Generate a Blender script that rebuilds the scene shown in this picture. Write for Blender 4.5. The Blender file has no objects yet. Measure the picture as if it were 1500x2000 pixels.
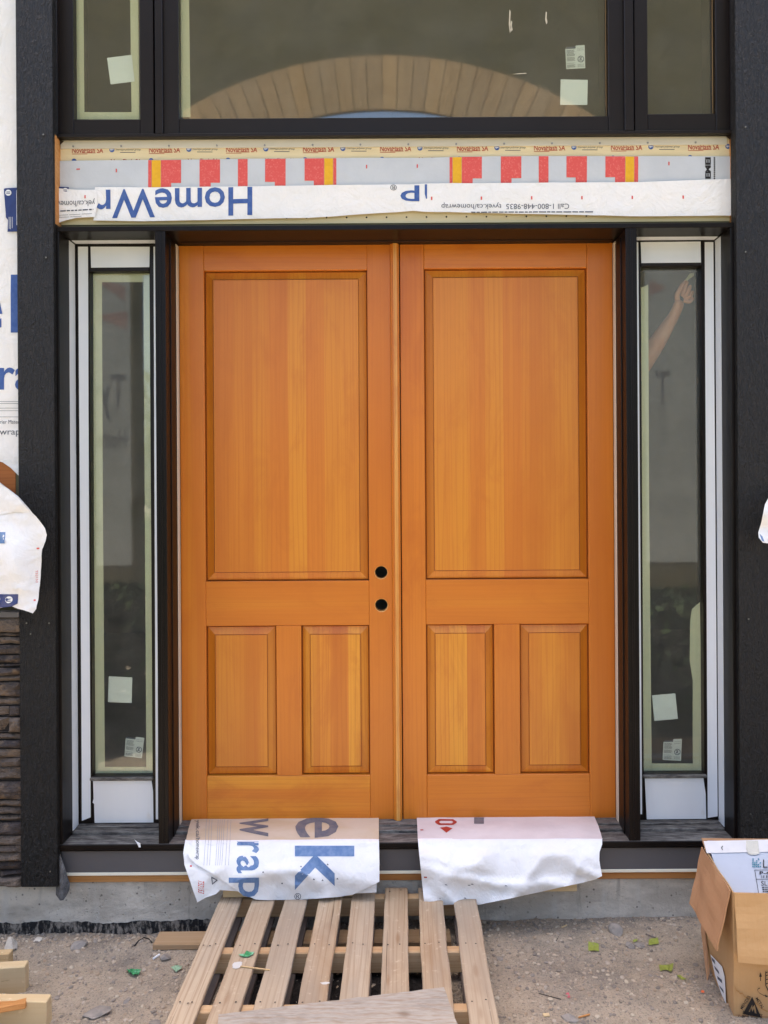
import bpy, bmesh, math, random
import numpy as np
from mathutils import Vector, Matrix, noise
random.seed(7)
sc = bpy.context.scene
COL = sc.collection

# ------------------------------------------------------------------ camera, sky, sun, exposure
F, VX, VY, TH, D, ZC = 1502.0, 783.0, 965.0, 0.0063, 3.25, 1.712
cam_d = bpy.data.cameras.new('camera')
cam = bpy.data.objects.new('camera', cam_d); COL.objects.link(cam)
cam_d.sensor_fit = 'VERTICAL'; cam_d.sensor_height = 24.0; cam_d.lens = 24.0 * F / 2000
cam_d.shift_x = -(VX - 750) / 2000; cam_d.shift_y = -(1000 - VY) / 2000
cam_d.clip_start = 0.05; cam_d.clip_end = 500
cam.matrix_world = Matrix.Translation((0, -D, ZC)) @ Matrix.Rotation(math.radians(90), 4, 'X') @ Matrix.Rotation(-TH, 4, 'Z')
sc.camera = cam
SUN_EL, SUN_ROT = math.radians(78.5), math.radians(-25)       # behind the house: the entrance lies in open shade
w = bpy.data.worlds.new('World'); sc.world = w; w.use_nodes = True
sky = w.node_tree.nodes.new('ShaderNodeTexSky'); sky.sky_type = 'NISHITA'; sky.sun_disc = False
sky.sun_elevation = SUN_EL; sky.sun_rotation = SUN_ROT; sky.air_density = 1.0; sky.dust_density = 4.0; sky.ozone_density = 0.5
bg = w.node_tree.nodes['Background']; bg.inputs['Strength'].default_value = 0.15
w.node_tree.links.new(sky.outputs[0], bg.inputs['Color'])
sun_d = bpy.data.lights.new('sun', 'SUN'); sun_d.energy = 4.5; sun_d.angle = math.radians(0.5); sun_d.color = (1, 0.93, 0.82)
sun = bpy.data.objects.new('sun', sun_d); COL.objects.link(sun)
sdir = Vector((math.sin(SUN_ROT) * math.cos(SUN_EL), math.cos(SUN_ROT) * math.cos(SUN_EL), math.sin(SUN_EL)))
sun.rotation_euler = sdir.to_track_quat('Z', 'Y').to_euler(); sun.location = (0, 8, 12)
vs = sc.view_settings; vs.view_transform = 'Standard'; vs.look = 'None'; vs.gamma = 1; vs.use_curve_mapping = False
vs.exposure = 1.92

# ------------------------------------------------------------------ helpers
def at(px, py, Y=0.0):
    """point of the plane Y seen at photo position px, py"""
    d = D + Y; u = (px - VX) / F; v = (VY - py) / F
    return Vector(((u + TH * v) * d, Y, ZC + (v - TH * u) * d))
def atz(px, py, z):
    u = (px - VX) / F; v = (VY - py) / F
    U, V = u + TH * v, v - TH * u
    d = (z - ZC) / V
    return Vector((U * d, d - D, z))
def sm(a, b, x):
    t = max(0.0, min(1.0, (x - a) / (b - a))); return t * t * (3 - 2 * t)
def S(r, g, b):
    f = lambda c: (c / 255 / 12.92) if c <= 10 else ((c / 255 + 0.055) / 1.055) ** 2.4
    return (f(r), f(g), f(b))

SMALL = ('lettering', 'small_print', 'red_mark', 'logo', 'logo_print', 'staple', 'rule_lines', 'red_print', 'print', 'eyes', 'tape_logo', 'field_groove', 'tape')
def obj(name, bm, m=None, parent=None, smooth=False, kind=None, label=None):
    me = bpy.data.meshes.new(name)
    if parent is not None:
        off = parent['_o'] if '_o' in parent else (0, 0, 0)
        bmesh.ops.translate(bm, verts=bm.verts, vec=-Vector(off))
    if smooth:
        for f in bm.faces: f.smooth = True
    bm.to_mesh(me); bm.free()
    o = bpy.data.objects.new(name, me); COL.objects.link(o)
    if m: me.materials.append(m)
    if parent is not None: o.parent = parent; o['_o'] = tuple(parent['_o']) if '_o' in parent else (0, 0, 0)
    if kind or name in SMALL: o['kind'] = kind or 'stuff'
    if label: o['label'] = label
    return o
def pieces(name, bm, m, parent):
    """every loose piece becomes a part of its own"""
    bm.verts.ensure_lookup_table(); left = set(bm.verts)
    while left:
        st = [left.pop()]; isl = set(st)
        while st:
            v = st.pop()
            for e in v.link_edges:
                o_ = e.other_vert(v)
                if o_ in left: left.discard(o_); isl.add(o_); st.append(o_)
        nb_ = bmesh.new(); mp = {}
        for v in isl: mp[v] = nb_.verts.new(v.co)
        for f in {f for v in isl for f in v.link_faces}: nb_.faces.new([mp[v] for v in f.verts])
        obj(name, nb_, m, parent)
    bm.free()
def thing(name, label, cat, loc=(0, 0, 0), group=None):
    o = bpy.data.objects.new(name, None); COL.objects.link(o); o.empty_display_size = 0.05
    o.location = loc; o['_o'] = tuple(loc); o['label'] = label; o['category'] = cat
    if group: o['group'] = group
    return o
def tag(o, label, cat, group=None):
    o['label'] = label; o['category'] = cat
    if group: o['group'] = group
    return o
def struct(o):
    o['kind'] = 'structure'; return o

def B(x0, x1, y0, y1, z0, z1, bev=0.0, bm=None, seg=1, jit=0.0):
    t = bmesh.new()
    vs_ = [t.verts.new((x, y, z)) for z in (z0, z1) for y in (y0, y1) for x in (x0, x1)]
    for q in ((0, 2, 3, 1), (4, 5, 7, 6), (0, 1, 5, 4), (2, 6, 7, 3), (0, 4, 6, 2), (1, 3, 7, 5)):
        t.faces.new([vs_[i] for i in q])
    if jit:
        for v in t.verts: v.co += Vector([random.uniform(-jit, jit) for _ in range(3)])
    if bev:
        bmesh.ops.bevel(t, geom=t.edges[:], offset=bev, segments=seg, affect='EDGES', profile=0.6)
    if bm is None: return t
    add(bm, t); return bm
def add(bm, t):
    me = bpy.data.meshes.new('tmp'); t.to_mesh(me); t.free(); bm.from_mesh(me); bpy.data.meshes.remove(me)
def PB(x0, y0, x1, y1, Yf, Yb, bev=0.0015, bm=None):
    """box whose front face at depth Yf covers the photo rectangle"""
    xm, ym = (x0 + x1) / 2, (y0 + y1) / 2
    return B(at(x0, ym, Yf).x, at(x1, ym, Yf).x, Yf, Yb, at(xm, y1, Yf).z, at(xm, y0, Yf).z, bev, bm)
def OB(p, q, wdt, z0, z1, bev=0.003, bm=None, jit=0):
    """board from p to q (x,y), width wdt, between heights z0 and z1"""
    p, q = Vector(p), Vector(q); L = (q - p).length; a = math.atan2(q.y - p.y, q.x - p.x)
    t = B(0, L, -wdt / 2, wdt / 2, z0, z1, bev, jit=jit)
    bmesh.ops.transform(t, matrix=Matrix.Translation((p.x, p.y, 0)) @ Matrix.Rotation(a, 4, 'Z'), verts=t.verts)
    if bm is None: return t
    add(bm, t); return bm

# --- flat shapes given by outlines, cut into a grid and laid on a surface
def grid_cut(bm, sx, sy):
    xs = [v.co.x for v in bm.verts]; ys = [v.co.y for v in bm.verts]
    if not xs: return
    for lo, hi, st, ax in ((min(xs), max(xs), sx, 0), (min(ys), max(ys), sy, 1)):
        k = math.floor(lo / st) + 1
        while k * st < hi:
            co = [0, 0, 0]; no = [0, 0, 0]; co[ax] = k * st; no[ax] = 1
            bmesh.ops.bisect_plane(bm, geom=bm.verts[:] + bm.edges[:] + bm.faces[:], plane_co=co, plane_no=no, dist=1e-5)
            k += 1
def poly2(loops):
    bm = bmesh.new()
    for lp in loops:
        vs_ = [bm.verts.new((x, y, 0)) for x, y in lp]
        for i in range(len(vs_)): bm.edges.new((vs_[i], vs_[(i + 1) % len(vs_)]))
    bmesh.ops.triangle_fill(bm, edges=bm.edges[:], use_beauty=True, use_dissolve=False)
    return bm
def lay(bm, surf, lift=0.0, step=None, out=None, face=Vector((0, -1, 0))):
    if step: grid_cut(bm, step, step)
    for v in bm.verts: v.co = surf(v.co.x, v.co.y, lift)
    bm.normal_update()
    s = Vector((0, 0, 0))
    for f in bm.faces: s += f.normal * f.calc_area()
    if s.dot(face) < 0: bmesh.ops.reverse_faces(bm, faces=bm.faces[:])
    if out is not None: add(out, bm); return out
    return bm
_dg = None
def text2(txt, box, rot=0, tilt=0.0, bold=0.0, shear=0.0):
    """lettering as flat mesh, fitted to the photo box (x0,y0,x1,y1); rot: clockwise degrees"""
    cu = bpy.data.curves.new('t', 'FONT'); cu.body = txt; cu.offset = bold; cu.resolution_u = 3; cu.shear = shear
    o = bpy.data.objects.new('t', cu); COL.objects.link(o)
    dg = bpy.context.evaluated_depsgraph_get()
    me = bpy.data.meshes.new_from_object(o.evaluated_get(dg))
    bm = bmesh.new(); bm.from_mesh(me)
    bpy.data.objects.remove(o); bpy.data.meshes.remove(me); bpy.data.curves.remove(cu)
    for v in bm.verts:
        x, y = v.co.x, -v.co.y
        if rot == 90: x, y = -y, x
        elif rot == 180: x, y = -x, -y
        elif rot == 270: x, y = y, -x
        v.co = (x, y, 0)
    xs = [v.co.x for v in bm.verts]; ys = [v.co.y for v in bm.verts]
    if not xs: return bm
    x0, y0, x1, y1 = box; ax, bx, ay, by = min(xs), max(xs), min(ys), max(ys)
    for v in bm.verts:
        x = x0 + (v.co.x - ax) / (bx - ax) * (x1 - x0); y = y0 + (v.co.y - ay) / max(1e-6, by - ay) * (y1 - y0)
        v.co = (x, y + tilt * (x - (x0 + x1) / 2), 0)
    bmesh.ops.triangulate(bm, faces=bm.faces[:])
    return bm
def rect(x0, y0, x1, y1): return [(x0, y0), (x1, y0), (x1, y1), (x0, y1)]
def disc(cx, cy, rx, ry=None, n=24):
    ry = ry or rx
    return [(cx + rx * math.cos(2 * math.pi * i / n), cy + ry * math.sin(2 * math.pi * i / n)) for i in range(n)]

def wr(x, z, s, k=1.0):
    """wrinkles of loose sheet: soft swells and sharp creases"""
    a = noise.noise(Vector((x * 2.2 * k, z * 2.6 * k, s)))
    b = 1 - abs(noise.noise(Vector((x * 4 * k + z * 1.3, z * 5 * k - x, s + 7.3)))) * 2.4
    c = 1 - abs(noise.noise(Vector((x * 9 * k - z * 3, z * 8 * k + x * 2, s + 3.1)))) * 2.6
    return 0.55 * a + 0.30 * max(b, 0) ** 3 + 0.15 * max(c, 0) ** 3
def wall_surf(Y, amp=0.0, seed=0.0, k=1.0):
    def f(px, py, lift=0.0):
        p = at(px, py, Y)
        if amp: p.y -= amp * (wr(p.x, p.z, seed, k) + 0.5)
        p.y -= lift; return p
    return f
def drape_surf(Yh, zs, amp, seed):
    """lies on the threshold at height zs, then hangs down in front of it"""
    def f(px, py, lift=0.0):
        p = at(px, py, Yh)
        if p.z > zs:
            p = atz(px, py, zs); e = 0.25 + 0.75 * sm(Yh, Yh + 0.05, p.y)
            p.z += 0.003 * abs(noise.noise(Vector((p.x * 9, p.y * 14, seed)))) * e + lift
        else:
            e = sm(0, 0.05, zs - p.z)
            p.y -= amp * e * (wr(p.x, p.z, seed, 1.4) + 0.5) + lift
            p.z += lift * (1 - e)
        return p
    return f

# ------------------------------------------------------------------ materials
class MT:
    def __init__(s, name, col, rough=0.6, spec=0.3, layers=(), bumps=(), rand=0.0, metal=0.0, rlayer=None):
        m = bpy.data.materials.new(name); m.use_nodes = True; s.m = m; nt = s.nt = m.node_tree
        bs = nt.nodes['Principled BSDF']; s.bs = bs
        bs.inputs['Roughness'].default_value = rough; bs.inputs['Specular IOR Level'].default_value = spec
        bs.inputs['Metallic'].default_value = metal
        tc = nt.nodes.new('ShaderNodeTexCoord'); s.co = tc.outputs['Object']
        if rand:
            oi = nt.nodes.new('ShaderNodeObjectInfo'); ad = nt.nodes.new('ShaderNodeVectorMath'); ad.operation = 'MULTIPLY_ADD'
            ad.inputs[1].default_value = (7.1 * rand, 5.3 * rand, 9.7 * rand)
            nt.links.new(oi.outputs['Random'], ad.inputs[0]); nt.links.new(s.co, ad.inputs[2]); s.co = ad.outputs[0]
            s.rnd = oi.outputs['Random']
        cur = None
        for L in layers:
            f = s.fac(L)
            mx = nt.nodes.new('ShaderNodeMix'); mx.data_type = 'RGBA'; mx.blend_type = L.get('blend', 'MIX')
            nt.links.new(f, mx.inputs[0])
            if cur is None: mx.inputs[6].default_value = (*col, 1)
            else: nt.links.new(cur, mx.inputs[6])
            mx.inputs[7].default_value = (*L['col'], 1); cur = mx.outputs[2]
        if cur is None: bs.inputs['Base Color'].default_value = (*col, 1)
        else: nt.links.new(cur, bs.inputs['Base Color'])
        if rlayer:
            f = s.fac(rlayer); mr = nt.nodes.new('ShaderNodeMapRange'); nt.links.new(f, mr.inputs[0])
            mr.inputs[3].default_value = rough; mr.inputs[4].default_value = rlayer['to']; nt.links.new(mr.outputs[0], bs.inputs['Roughness'])
        nrm = None
        for b in bumps:
            f = s.fac(b); bp = nt.nodes.new('ShaderNodeBump'); bp.inputs['Strength'].default_value = b.get('str', 0.5)
            bp.inputs['Distance'].default_value = b.get('dist', 0.002); nt.links.new(f, bp.inputs['Height'])
            if nrm: nt.links.new(nrm, bp.inputs['Normal'])
            nrm = bp.outputs[0]
        if nrm: nt.links.new(nrm, bs.inputs['Normal'])
    def fac(s, L):
        nt = s.nt; t = L.get('t', 'noise'); sca = L.get('s', 10)
        if not isinstance(sca, tuple): sca = (sca,) * 3
        if t == 'island':
            g = nt.nodes.new('ShaderNodeNewGeometry'); out = g.outputs['Random Per Island']
        elif t == 'rand': out = s.rnd
        else:
            mp = nt.nodes.new('ShaderNodeMapping'); mp.inputs['Scale'].default_value = sca; mp.inputs['Location'].default_value = L.get('off', (0, 0, 0))
            mp.inputs['Rotation'].default_value = L.get('rot', (0, 0, 0))
            nt.links.new(s.co, mp.inputs[0])
            if t == 'noise':
                n = nt.nodes.new('ShaderNodeTexNoise'); n.inputs['Scale'].default_value = 1; n.inputs['Detail'].default_value = L.get('d', 4)
                n.inputs['Distortion'].default_value = L.get('dis', 0); n.inputs['Roughness'].default_value = L.get('r', 0.55); out = n.outputs[0]
            elif t == 'vor':
                n = nt.nodes.new('ShaderNodeTexVoronoi'); n.inputs['Scale'].default_value = 1; out = n.outputs['Distance']
            elif t == 'wave':
                n = nt.nodes.new('ShaderNodeTexWave'); n.inputs['Scale'].default_value = 1; n.inputs['Distortion'].default_value = L.get('dis', 3)
                n.inputs['Detail'].default_value = L.get('d', 2); n.inputs['Detail Scale'].default_value = L.get('ds', 1); n.bands_direction = L.get('dir', 'X'); out = n.outputs['Fac']
            elif t == 'strip':
                sp = nt.nodes.new('ShaderNodeSeparateXYZ'); nt.links.new(mp.outputs[0], sp.inputs[0])
                fl = nt.nodes.new('ShaderNodeMath'); fl.operation = 'FLOOR'; nt.links.new(sp.outputs[L.get('ax', 0)], fl.inputs[0])
                n = nt.nodes.new('ShaderNodeTexWhiteNoise'); n.noise_dimensions = '1D'; nt.links.new(fl.outputs[0], n.inputs['W']); out = n.outputs['Value']
            if t not in ('strip',): nt.links.new(mp.outputs[0], n.inputs['Vector'])
        mr = nt.nodes.new('ShaderNodeMapRange'); mr.interpolation_type = 'SMOOTHSTEP'
        mr.inputs[1].default_value = L.get('lo', 0.3); mr.inputs[2].default_value = L.get('hi', 0.7); mr.inputs[4].default_value = L.get('f', 1.0)
        nt.links.new(out, mr.inputs[0]); return mr.outputs[0]

def wood(name, c, dark, light, axis, rough=0.34, spec=0.4, strip=None, stripcol=None, fine=0.45, rand=1.0, tone=None, worn=None):
    def sv(a, l): r = [a, a, a]; r[axis] = l; return tuple(r)
    L = [dict(s=sv(5, 0.5), col=dark, lo=0.42, hi=0.72, f=0.55, d=3, dis=0.4), dict(s=sv(9, 0.35), col=light, lo=0.5, hi=0.75, f=0.6, d=2, off=(3, 1, 4))]
    if strip:
        L.insert(0, dict(t='strip', s=(strip, 1, 1), ax=0, col=stripcol, lo=0, hi=1, f=0.75))
        L.insert(1, dict(t='strip', s=(strip * 1.37, 1, 1), off=(.37, 0, 0), ax=0, col=dark, lo=0.5, hi=1, f=0.45))
    L += [dict(s=sv(30, 0.8), dis=1.6, d=5, r=.65, off=(2, 7, 5), col=dark, lo=0.48, hi=0.66, f=0.2), dict(s=sv(8, 3), off=(1, 9, 6), dis=.8, d=6, r=.62, col=dark, lo=0.46, hi=0.7, f=0.4), dict(s=sv(170, 2.2), col=dark, lo=0.5, hi=0.78, f=fine, d=4), dict(t='wave', s=sv(16, 0.6), dis=7, d=2.5, ds=1.6, dir='X' if axis != 0 else 'Z', col=dark, lo=0.72, hi=1.0, f=fine * 0.65)]
    if worn:
        L += [dict(s=sv(5, 1.1), col=worn, lo=0.45, hi=0.7, f=0.7, d=5), dict(t='vor', s=sv(13, 3.2), col=dark, lo=0.16, hi=0.05, f=0.8), dict(s=sv(90, 0.9), col=tuple(c_ * .35 for c_ in dark), lo=0.665, hi=0.70, f=0.75, d=3, off=(1, 2, 3)), dict(s=45, col=tuple(min(1, c_ * 1.25) for c_ in light), lo=0.6, hi=0.75, f=0.4, d=5)]
    if tone: L.append(dict(t='rand', col=tone, lo=0, hi=1, f=0.45))
    return MT(name, c, rough, spec, L, [dict(s=sv(220, 3), d=3, str=0.12, dist=0.0008)], rand=rand).m

C_D, C_DD, C_DL = S(204, 119, 36), S(176, 88, 26), S(221, 154, 48)
M_dV = wood('fir_vertical', C_D, C_DD, C_DL, 2, fine=0.28, tone=S(192, 108, 32))
M_dH = wood('fir_horizontal', C_D, C_DD, C_DL, 0, fine=0.28, tone=S(194, 110, 30))
M_dP = wood('fir_panel', S(203, 120, 40), S(176, 91, 28), C_DL, 2, fine=0.4, strip=13, stripcol=S(222, 156, 50), tone=S(194, 112, 38))
M_dA = wood('fir_astragal', S(212, 148, 74), S(170, 90, 36), S(222, 165, 90), 2, fine=0.6)
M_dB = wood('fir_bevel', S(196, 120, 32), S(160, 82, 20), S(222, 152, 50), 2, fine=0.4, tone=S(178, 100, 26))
M_hole = wood('fir_cut', S(222, 175, 105), S(200, 140, 75), S(230, 190, 120), 1)
M_groove_shade = MT('fir_groove_shade', S(142, 74, 28), 0.6).m  # dark brown that paints in the shade of the panel grooves
M_lum = wood('lumber_x', S(214, 190, 148), S(184, 146, 98), S(226, 206, 168), 0, rough=0.75, spec=0.15, tone=S(204, 174, 128), worn=S(204, 184, 150))
M_lumo = wood('lumber_orange', S(196, 140, 84), S(160, 98, 48), S(208, 160, 104), 0, rough=0.7, spec=0.2)
M_pal = wood('pallet_deck', S(190, 168, 140), S(152, 120, 90), S(206, 188, 164), 1, rough=0.85, spec=0.1, tone=S(166, 150, 132), fine=0.75, worn=S(150, 138, 124))
def weather(m, ax):
    return m
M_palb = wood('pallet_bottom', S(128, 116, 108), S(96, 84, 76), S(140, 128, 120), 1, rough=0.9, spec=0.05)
M_pals = wood('pallet_stringer', S(204, 174, 136), S(170, 126, 84), S(216, 192, 158), 0, rough=0.8, spec=0.12, tone=S(190, 156, 118))
M_ply = MT('weathered_plywood', S(168, 156, 142), 0.85, 0.1, [dict(s=(3, 9, 3), col=S(138, 130, 122), d=5, f=0.7), dict(t='wave', s=(5, 14, 5), dis=9, d=3, ds=1.2, dir='Y', col=S(150, 122, 98), lo=0.6, hi=1, f=0.5),
     dict(s=(30, 160, 30), col=S(186, 178, 168), f=0.5), dict(t='vor', s=(7, 9, 7), col=S(110, 90, 72), lo=0.2, hi=0.05, f=0.6)], [dict(s=(20, 120, 20), str=0.4, dist=0.002)]).m
M_post = MT('rough_sawn_black', S(13, 11, 10), 0.45, 0.4, [dict(s=(70, 70, 22), col=S(38, 32, 28), lo=0.45, hi=0.75, d=5)],
     [dict(s=(85, 85, 34), d=5, r=0.7, dis=1.2, str=1.0, dist=0.018), dict(t='wave', s=(22, 22, 3), dis=14, d=3, ds=2, str=0.6, dist=0.004)]).m
M_blk = MT('black_painted_wood', S(17, 14, 14), 0.32, 0.16, [dict(s=(30, 30, 3), col=S(27, 21, 19), f=0.6)], [dict(s=(90, 90, 8), str=0.06, dist=0.001)]).m
M_sill = MT('worn_black_sill', S(66, 62, 60), 0.6, 0.3, [dict(s=(16, 90, 40), col=S(146, 142, 136), lo=0.36, hi=0.7, f=0.8, d=8, r=.7), dict(s=(60, 60, 60), col=S(150, 145, 138), lo=0.62, hi=0.8, f=0.5)], [dict(s=(8, 160, 80), d=5, str=0.4, dist=0.002)]).m
M_win = MT('dark_clad_frame', S(22, 16, 14), 0.36, 0.26, [dict(s=4, col=S(30, 23, 20), f=0.5)]).m
M_flash = MT('grey_metal_flashing', S(92, 89, 90), 0.42, 0.4, [dict(s=(2, 5, 9), col=S(96, 94, 97), f=0.6), dict(s=90, col=S(140, 138, 136), lo=0.72, hi=0.8, f=0.5)]).m
M_film = MT('white_film', (0.80, 0.82, 0.85), 0.35, 0.4, [dict(s=(6, 6, 1), col=(0.72, 0.75, 0.80), f=0.6), dict(s=(14, 14, 5), col=S(196, 180, 150), lo=0.66, hi=0.8, f=0.35)], [dict(s=12, str=0.15, dist=0.002)]).m
M_wrap = MT('house_wrap', (0.83, 0.80, 0.785), 0.6, 0.3, [dict(s=5, col=(0.76, 0.75, 0.75), f=0.7, d=5), dict(s=(160, 160, 160), col=(0.7, 0.7, 0.72), lo=0.5, hi=0.8, f=0.3)], [dict(s=26, d=5, dis=0.8, str=0.25, dist=0.004), dict(s=9, d=4, dis=1.5, str=0.3, dist=0.008)]).m
M_wrapd = MT('soiled_house_wrap', (0.87, 0.86, 0.86), 0.6, 0.3, [dict(s=4, col=(0.78, 0.77, 0.77), f=0.7, d=5), dict(s=(40, 40, 40), col=S(150, 140, 128), lo=0.68, hi=0.85, f=0.5, d=6)], [dict(s=26, d=5, dis=0.8, str=0.3, dist=0.005), dict(s=7, d=4, dis=1.5, str=0.3, dist=0.006)]).m
M_wrapt = MT('tan_soiled_wrap', S(206, 186, 166), 0.65, 0.25, [dict(s=(5, 9, 5), col=S(196, 170, 138), f=0.8, d=5), dict(s=(9, 30, 9), col=S(160, 138, 116), lo=0.6, hi=0.85, f=0.5, d=5)], [dict(s=26, d=5, str=0.25, dist=0.004)]).m
M_wrapp = MT('pink_soiled_wrap', S(222, 208, 206), 0.65, 0.25, [dict(s=(5, 9, 5), col=S(206, 190, 188), f=0.8, d=5)], [dict(s=26, d=5, str=0.25, dist=0.004)]).m
M_grey = MT('grey_flashing_sheet', S(196, 198, 202), 0.5, 0.35, [dict(s=8, col=S(184, 187, 192), f=0.6)], [dict(s=20, d=4, str=0.15, dist=0.004)]).m
M_cream = MT('cream_membrane', S(224, 206, 166), 0.5, 0.35, [dict(s=(3, 6, 20), col=S(212, 192, 150), f=0.7)], [dict(s=(6, 6, 24), d=4, str=0.25, dist=0.004)]).m
M_flange = MT('vinyl_flange', S(205, 198, 182), 0.4, 0.4, [dict(s=(2, 6, 20), col=S(192, 184, 166), f=0.6)]).m
M_blue = MT('blue_print', S(58, 86, 148), 0.6, 0.25, [dict(s=60, col=S(80, 106, 162), f=0.7)]).m
M_bluef = MT('faded_blue_print', S(92, 122, 166), 0.6, 0.25, [dict(s=40, col=S(126, 150, 186), f=0.8, d=6)]).m
M_blueg = MT('soiled_blue_print', S(98, 98, 110), 0.6, 0.25, [dict(s=30, col=S(130, 122, 122), f=0.7, d=6)]).m
M_navy = MT('navy_tape', S(30, 48, 104), 0.35, 0.5, [dict(s=12, col=S(38, 60, 122), f=0.6)], [dict(s=20, d=4, str=0.3, dist=0.004)]).m
M_red = MT('red_print', S(212, 84, 78), 0.55, 0.3, [dict(s=140, col=S(228, 130, 122), lo=0.5, hi=0.75, f=0.7)]).m
M_redt = MT('dark_red_print', S(168, 58, 44), 0.6).m
M_yel = MT('yellow_print', S(226, 172, 34), 0.55, 0.3, [dict(s=90, col=S(214, 158, 30), f=0.6)]).m
M_ink = MT('grey_ink', S(84, 88, 100), 0.6).m
M_inkl = MT('pale_ink', S(150, 150, 158), 0.6).m
M_black = MT('black_ink', S(38, 34, 33), 0.6).m
M_white = MT('white_print', (0.82, 0.82, 0.82), 0.5).m
M_tape = MT('olive_glazing_film', S(206, 206, 172), 0.6, 0.2, [dict(s=(40, 40, 3), col=S(192, 194, 162), f=0.7), dict(s=6, col=S(214, 212, 180), f=0.6)]).m
M_stick = MT('sticker_white', (0.72, 0.76, 0.70), 0.5, 0.3).m
M_labelp = MT('label_paper', (0.62, 0.66, 0.60), 0.5, 0.3).m
M_conc = MT('concrete', S(218, 209, 195), 0.9, 0.1, [dict(s=(3, 3, 7), col=S(180, 171, 158), lo=0.38, hi=0.62, d=8, r=.68, f=0.9), dict(s=(14, 14, 2.5), col=S(200, 197, 190), lo=0.52, hi=0.75, f=0.6, d=4), dict(s=(26, 26, 3), col=S(128, 124, 118), lo=0.58, hi=0.8, f=0.7, d=5), dict(t='vor', s=26, col=S(84, 80, 76), lo=0.15, hi=0.05, f=0.8), dict(s=(45, 45, 30), col=S(112, 107, 100), lo=0.6, hi=0.68, d=6, r=.7, f=0.6),
     dict(s=120, col=S(118, 115, 110), lo=0.6, hi=0.75, f=0.5), dict(s=(7, 7, 16), col=S(140, 134, 126), lo=0.55, hi=0.75, d=7, r=.7, f=0.6, off=(9, 4, 2))], [dict(t='vor', s=38, lo=0.0, hi=0.22, str=0.6, dist=0.006), dict(s=40, d=8, r=.7, str=0.5, dist=0.006)]).m
M_tar = MT('damp_proof_tar', S(30, 31, 34), 0.55, 0.3, [dict(s=(50, 50, 18), col=S(156, 148, 138), lo=0.46, hi=0.62, f=0.85, d=7, r=.75)], [dict(s=50, d=5, str=0.6, dist=0.005)]).m
M_soil = MT('dirt', S(172, 156, 136), 0.95, 0.05, [dict(s=2.2, col=S(138, 131, 121), d=6, f=0.9), dict(s=9, col=S(186, 168, 146), d=5, f=0.7), dict(s=3.1, off=(3, 5, 1), col=S(116, 110, 104), lo=0.5, hi=0.72, d=7, r=.65, f=0.75), dict(s=160, col=S(104, 96, 88), lo=0.5, hi=0.7, f=0.7), dict(s=260, col=S(176, 160, 138), lo=0.6, hi=0.75, f=0.6)],
     [dict(s=70, d=6, str=0.5, dist=0.006), dict(s=240, d=5, str=0.6, dist=0.003)]).m
def ramp_island(name, cols, rough=0.9):
    m = MT(name, cols[0], rough, 0.12); nt = m.nt
    g = nt.nodes.new('ShaderNodeNewGeometry'); r = nt.nodes.new('ShaderNodeValToRGB'); r.color_ramp.interpolation = 'CONSTANT'
    els = r.color_ramp.elements
    while len(els) < len(cols): els.new(0.5)
    for i, c in enumerate(cols): els[i].position = i / len(cols); els[i].color = (*c, 1)
    nt.links.new(g.outputs['Random Per Island'], r.inputs[0]); nt.links.new(r.outputs[0], m.bs.inputs['Base Color']); return m.m
M_grav = ramp_island('gravel', [S(152, 138, 122), S(172, 156, 138), S(134, 124, 114), S(180, 164, 144), S(160, 144, 126), S(146, 136, 126), S(186, 172, 152), S(166, 146, 124), S(132, 122, 112), S(178, 164, 148)])
M_stone = MT('ledge_stone', S(104, 93, 85), 0.9, 0.15, [dict(t='rand', col=S(64, 58, 58), lo=0.1, hi=0.9, f=0.9), dict(s=(16, 16, 20), col=S(128, 110, 94), lo=0.5, hi=0.72, f=0.75, d=6), dict(s=(14, 14, 16), col=S(150, 118, 80), lo=0.62, hi=0.8, f=0.6, d=5, off=(4, 2, 8)), dict(s=50, col=S(44, 40, 40), lo=0.55, hi=0.75, f=0.6, d=6)],
     [dict(s=(34, 34, 50), d=6, str=0.9, dist=0.008), dict(s=90, d=5, str=0.4, dist=0.003)], rand=1.0).m
M_mortar = MT('mortar', S(46, 43, 42), 0.95, 0.05).m
M_rock = MT('rock', S(140, 134, 128), 0.9, 0.1, [dict(t='rand', col=S(118, 112, 106), lo=0, hi=1, f=0.8), dict(s=30, col=S(170, 158, 146), d=5, f=0.6)], [dict(s=60, d=5, str=0.5, dist=0.004)], rand=1.0).m
M_card = MT('cardboard', S(188, 152, 110), 0.8, 0.15, [dict(s=(3, 3, 5), col=S(178, 138, 92), d=4, f=0.7), dict(s=(160, 160, 4), col=S(180, 142, 98), lo=0.5, hi=0.7, f=0.35)], [dict(s=(140, 140, 3), str=0.1, dist=0.001), dict(s=8, str=0.25, dist=0.006)]).m
M_cardin = MT('cardboard_inner', S(172, 132, 98), 0.8, 0.15, [dict(s=(5, 5, 3), col=S(160, 120, 88), d=4, f=0.7)], [dict(s=9, str=0.2, dist=0.005)]).m
M_stain = MT('cardboard_stain', S(176, 130, 80), 0.8, 0.15, [dict(s=9, col=S(166, 122, 74), f=0.6)]).m
M_cflap = MT('white_card_lit', (0.70, 0.67, 0.66), 0.6, 0.2, [dict(s=(30, 30, 8), col=(0.62, 0.60, 0.60), f=0.6)]).m
M_cshade = MT('white_card_shaded', (0.46, 0.49, 0.56), 0.5, 0.3, [dict(s=5, col=(0.40, 0.43, 0.51), f=0.6)], [dict(s=6, str=0.3, dist=0.006)]).m  # grey-blue puts the shade inside the box into the white card
M_ct = MT('clear_packing_tape', S(196, 192, 180), 0.25, 0.5, [], [dict(s=40, d=4, str=0.5, dist=0.004)]).m
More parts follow.
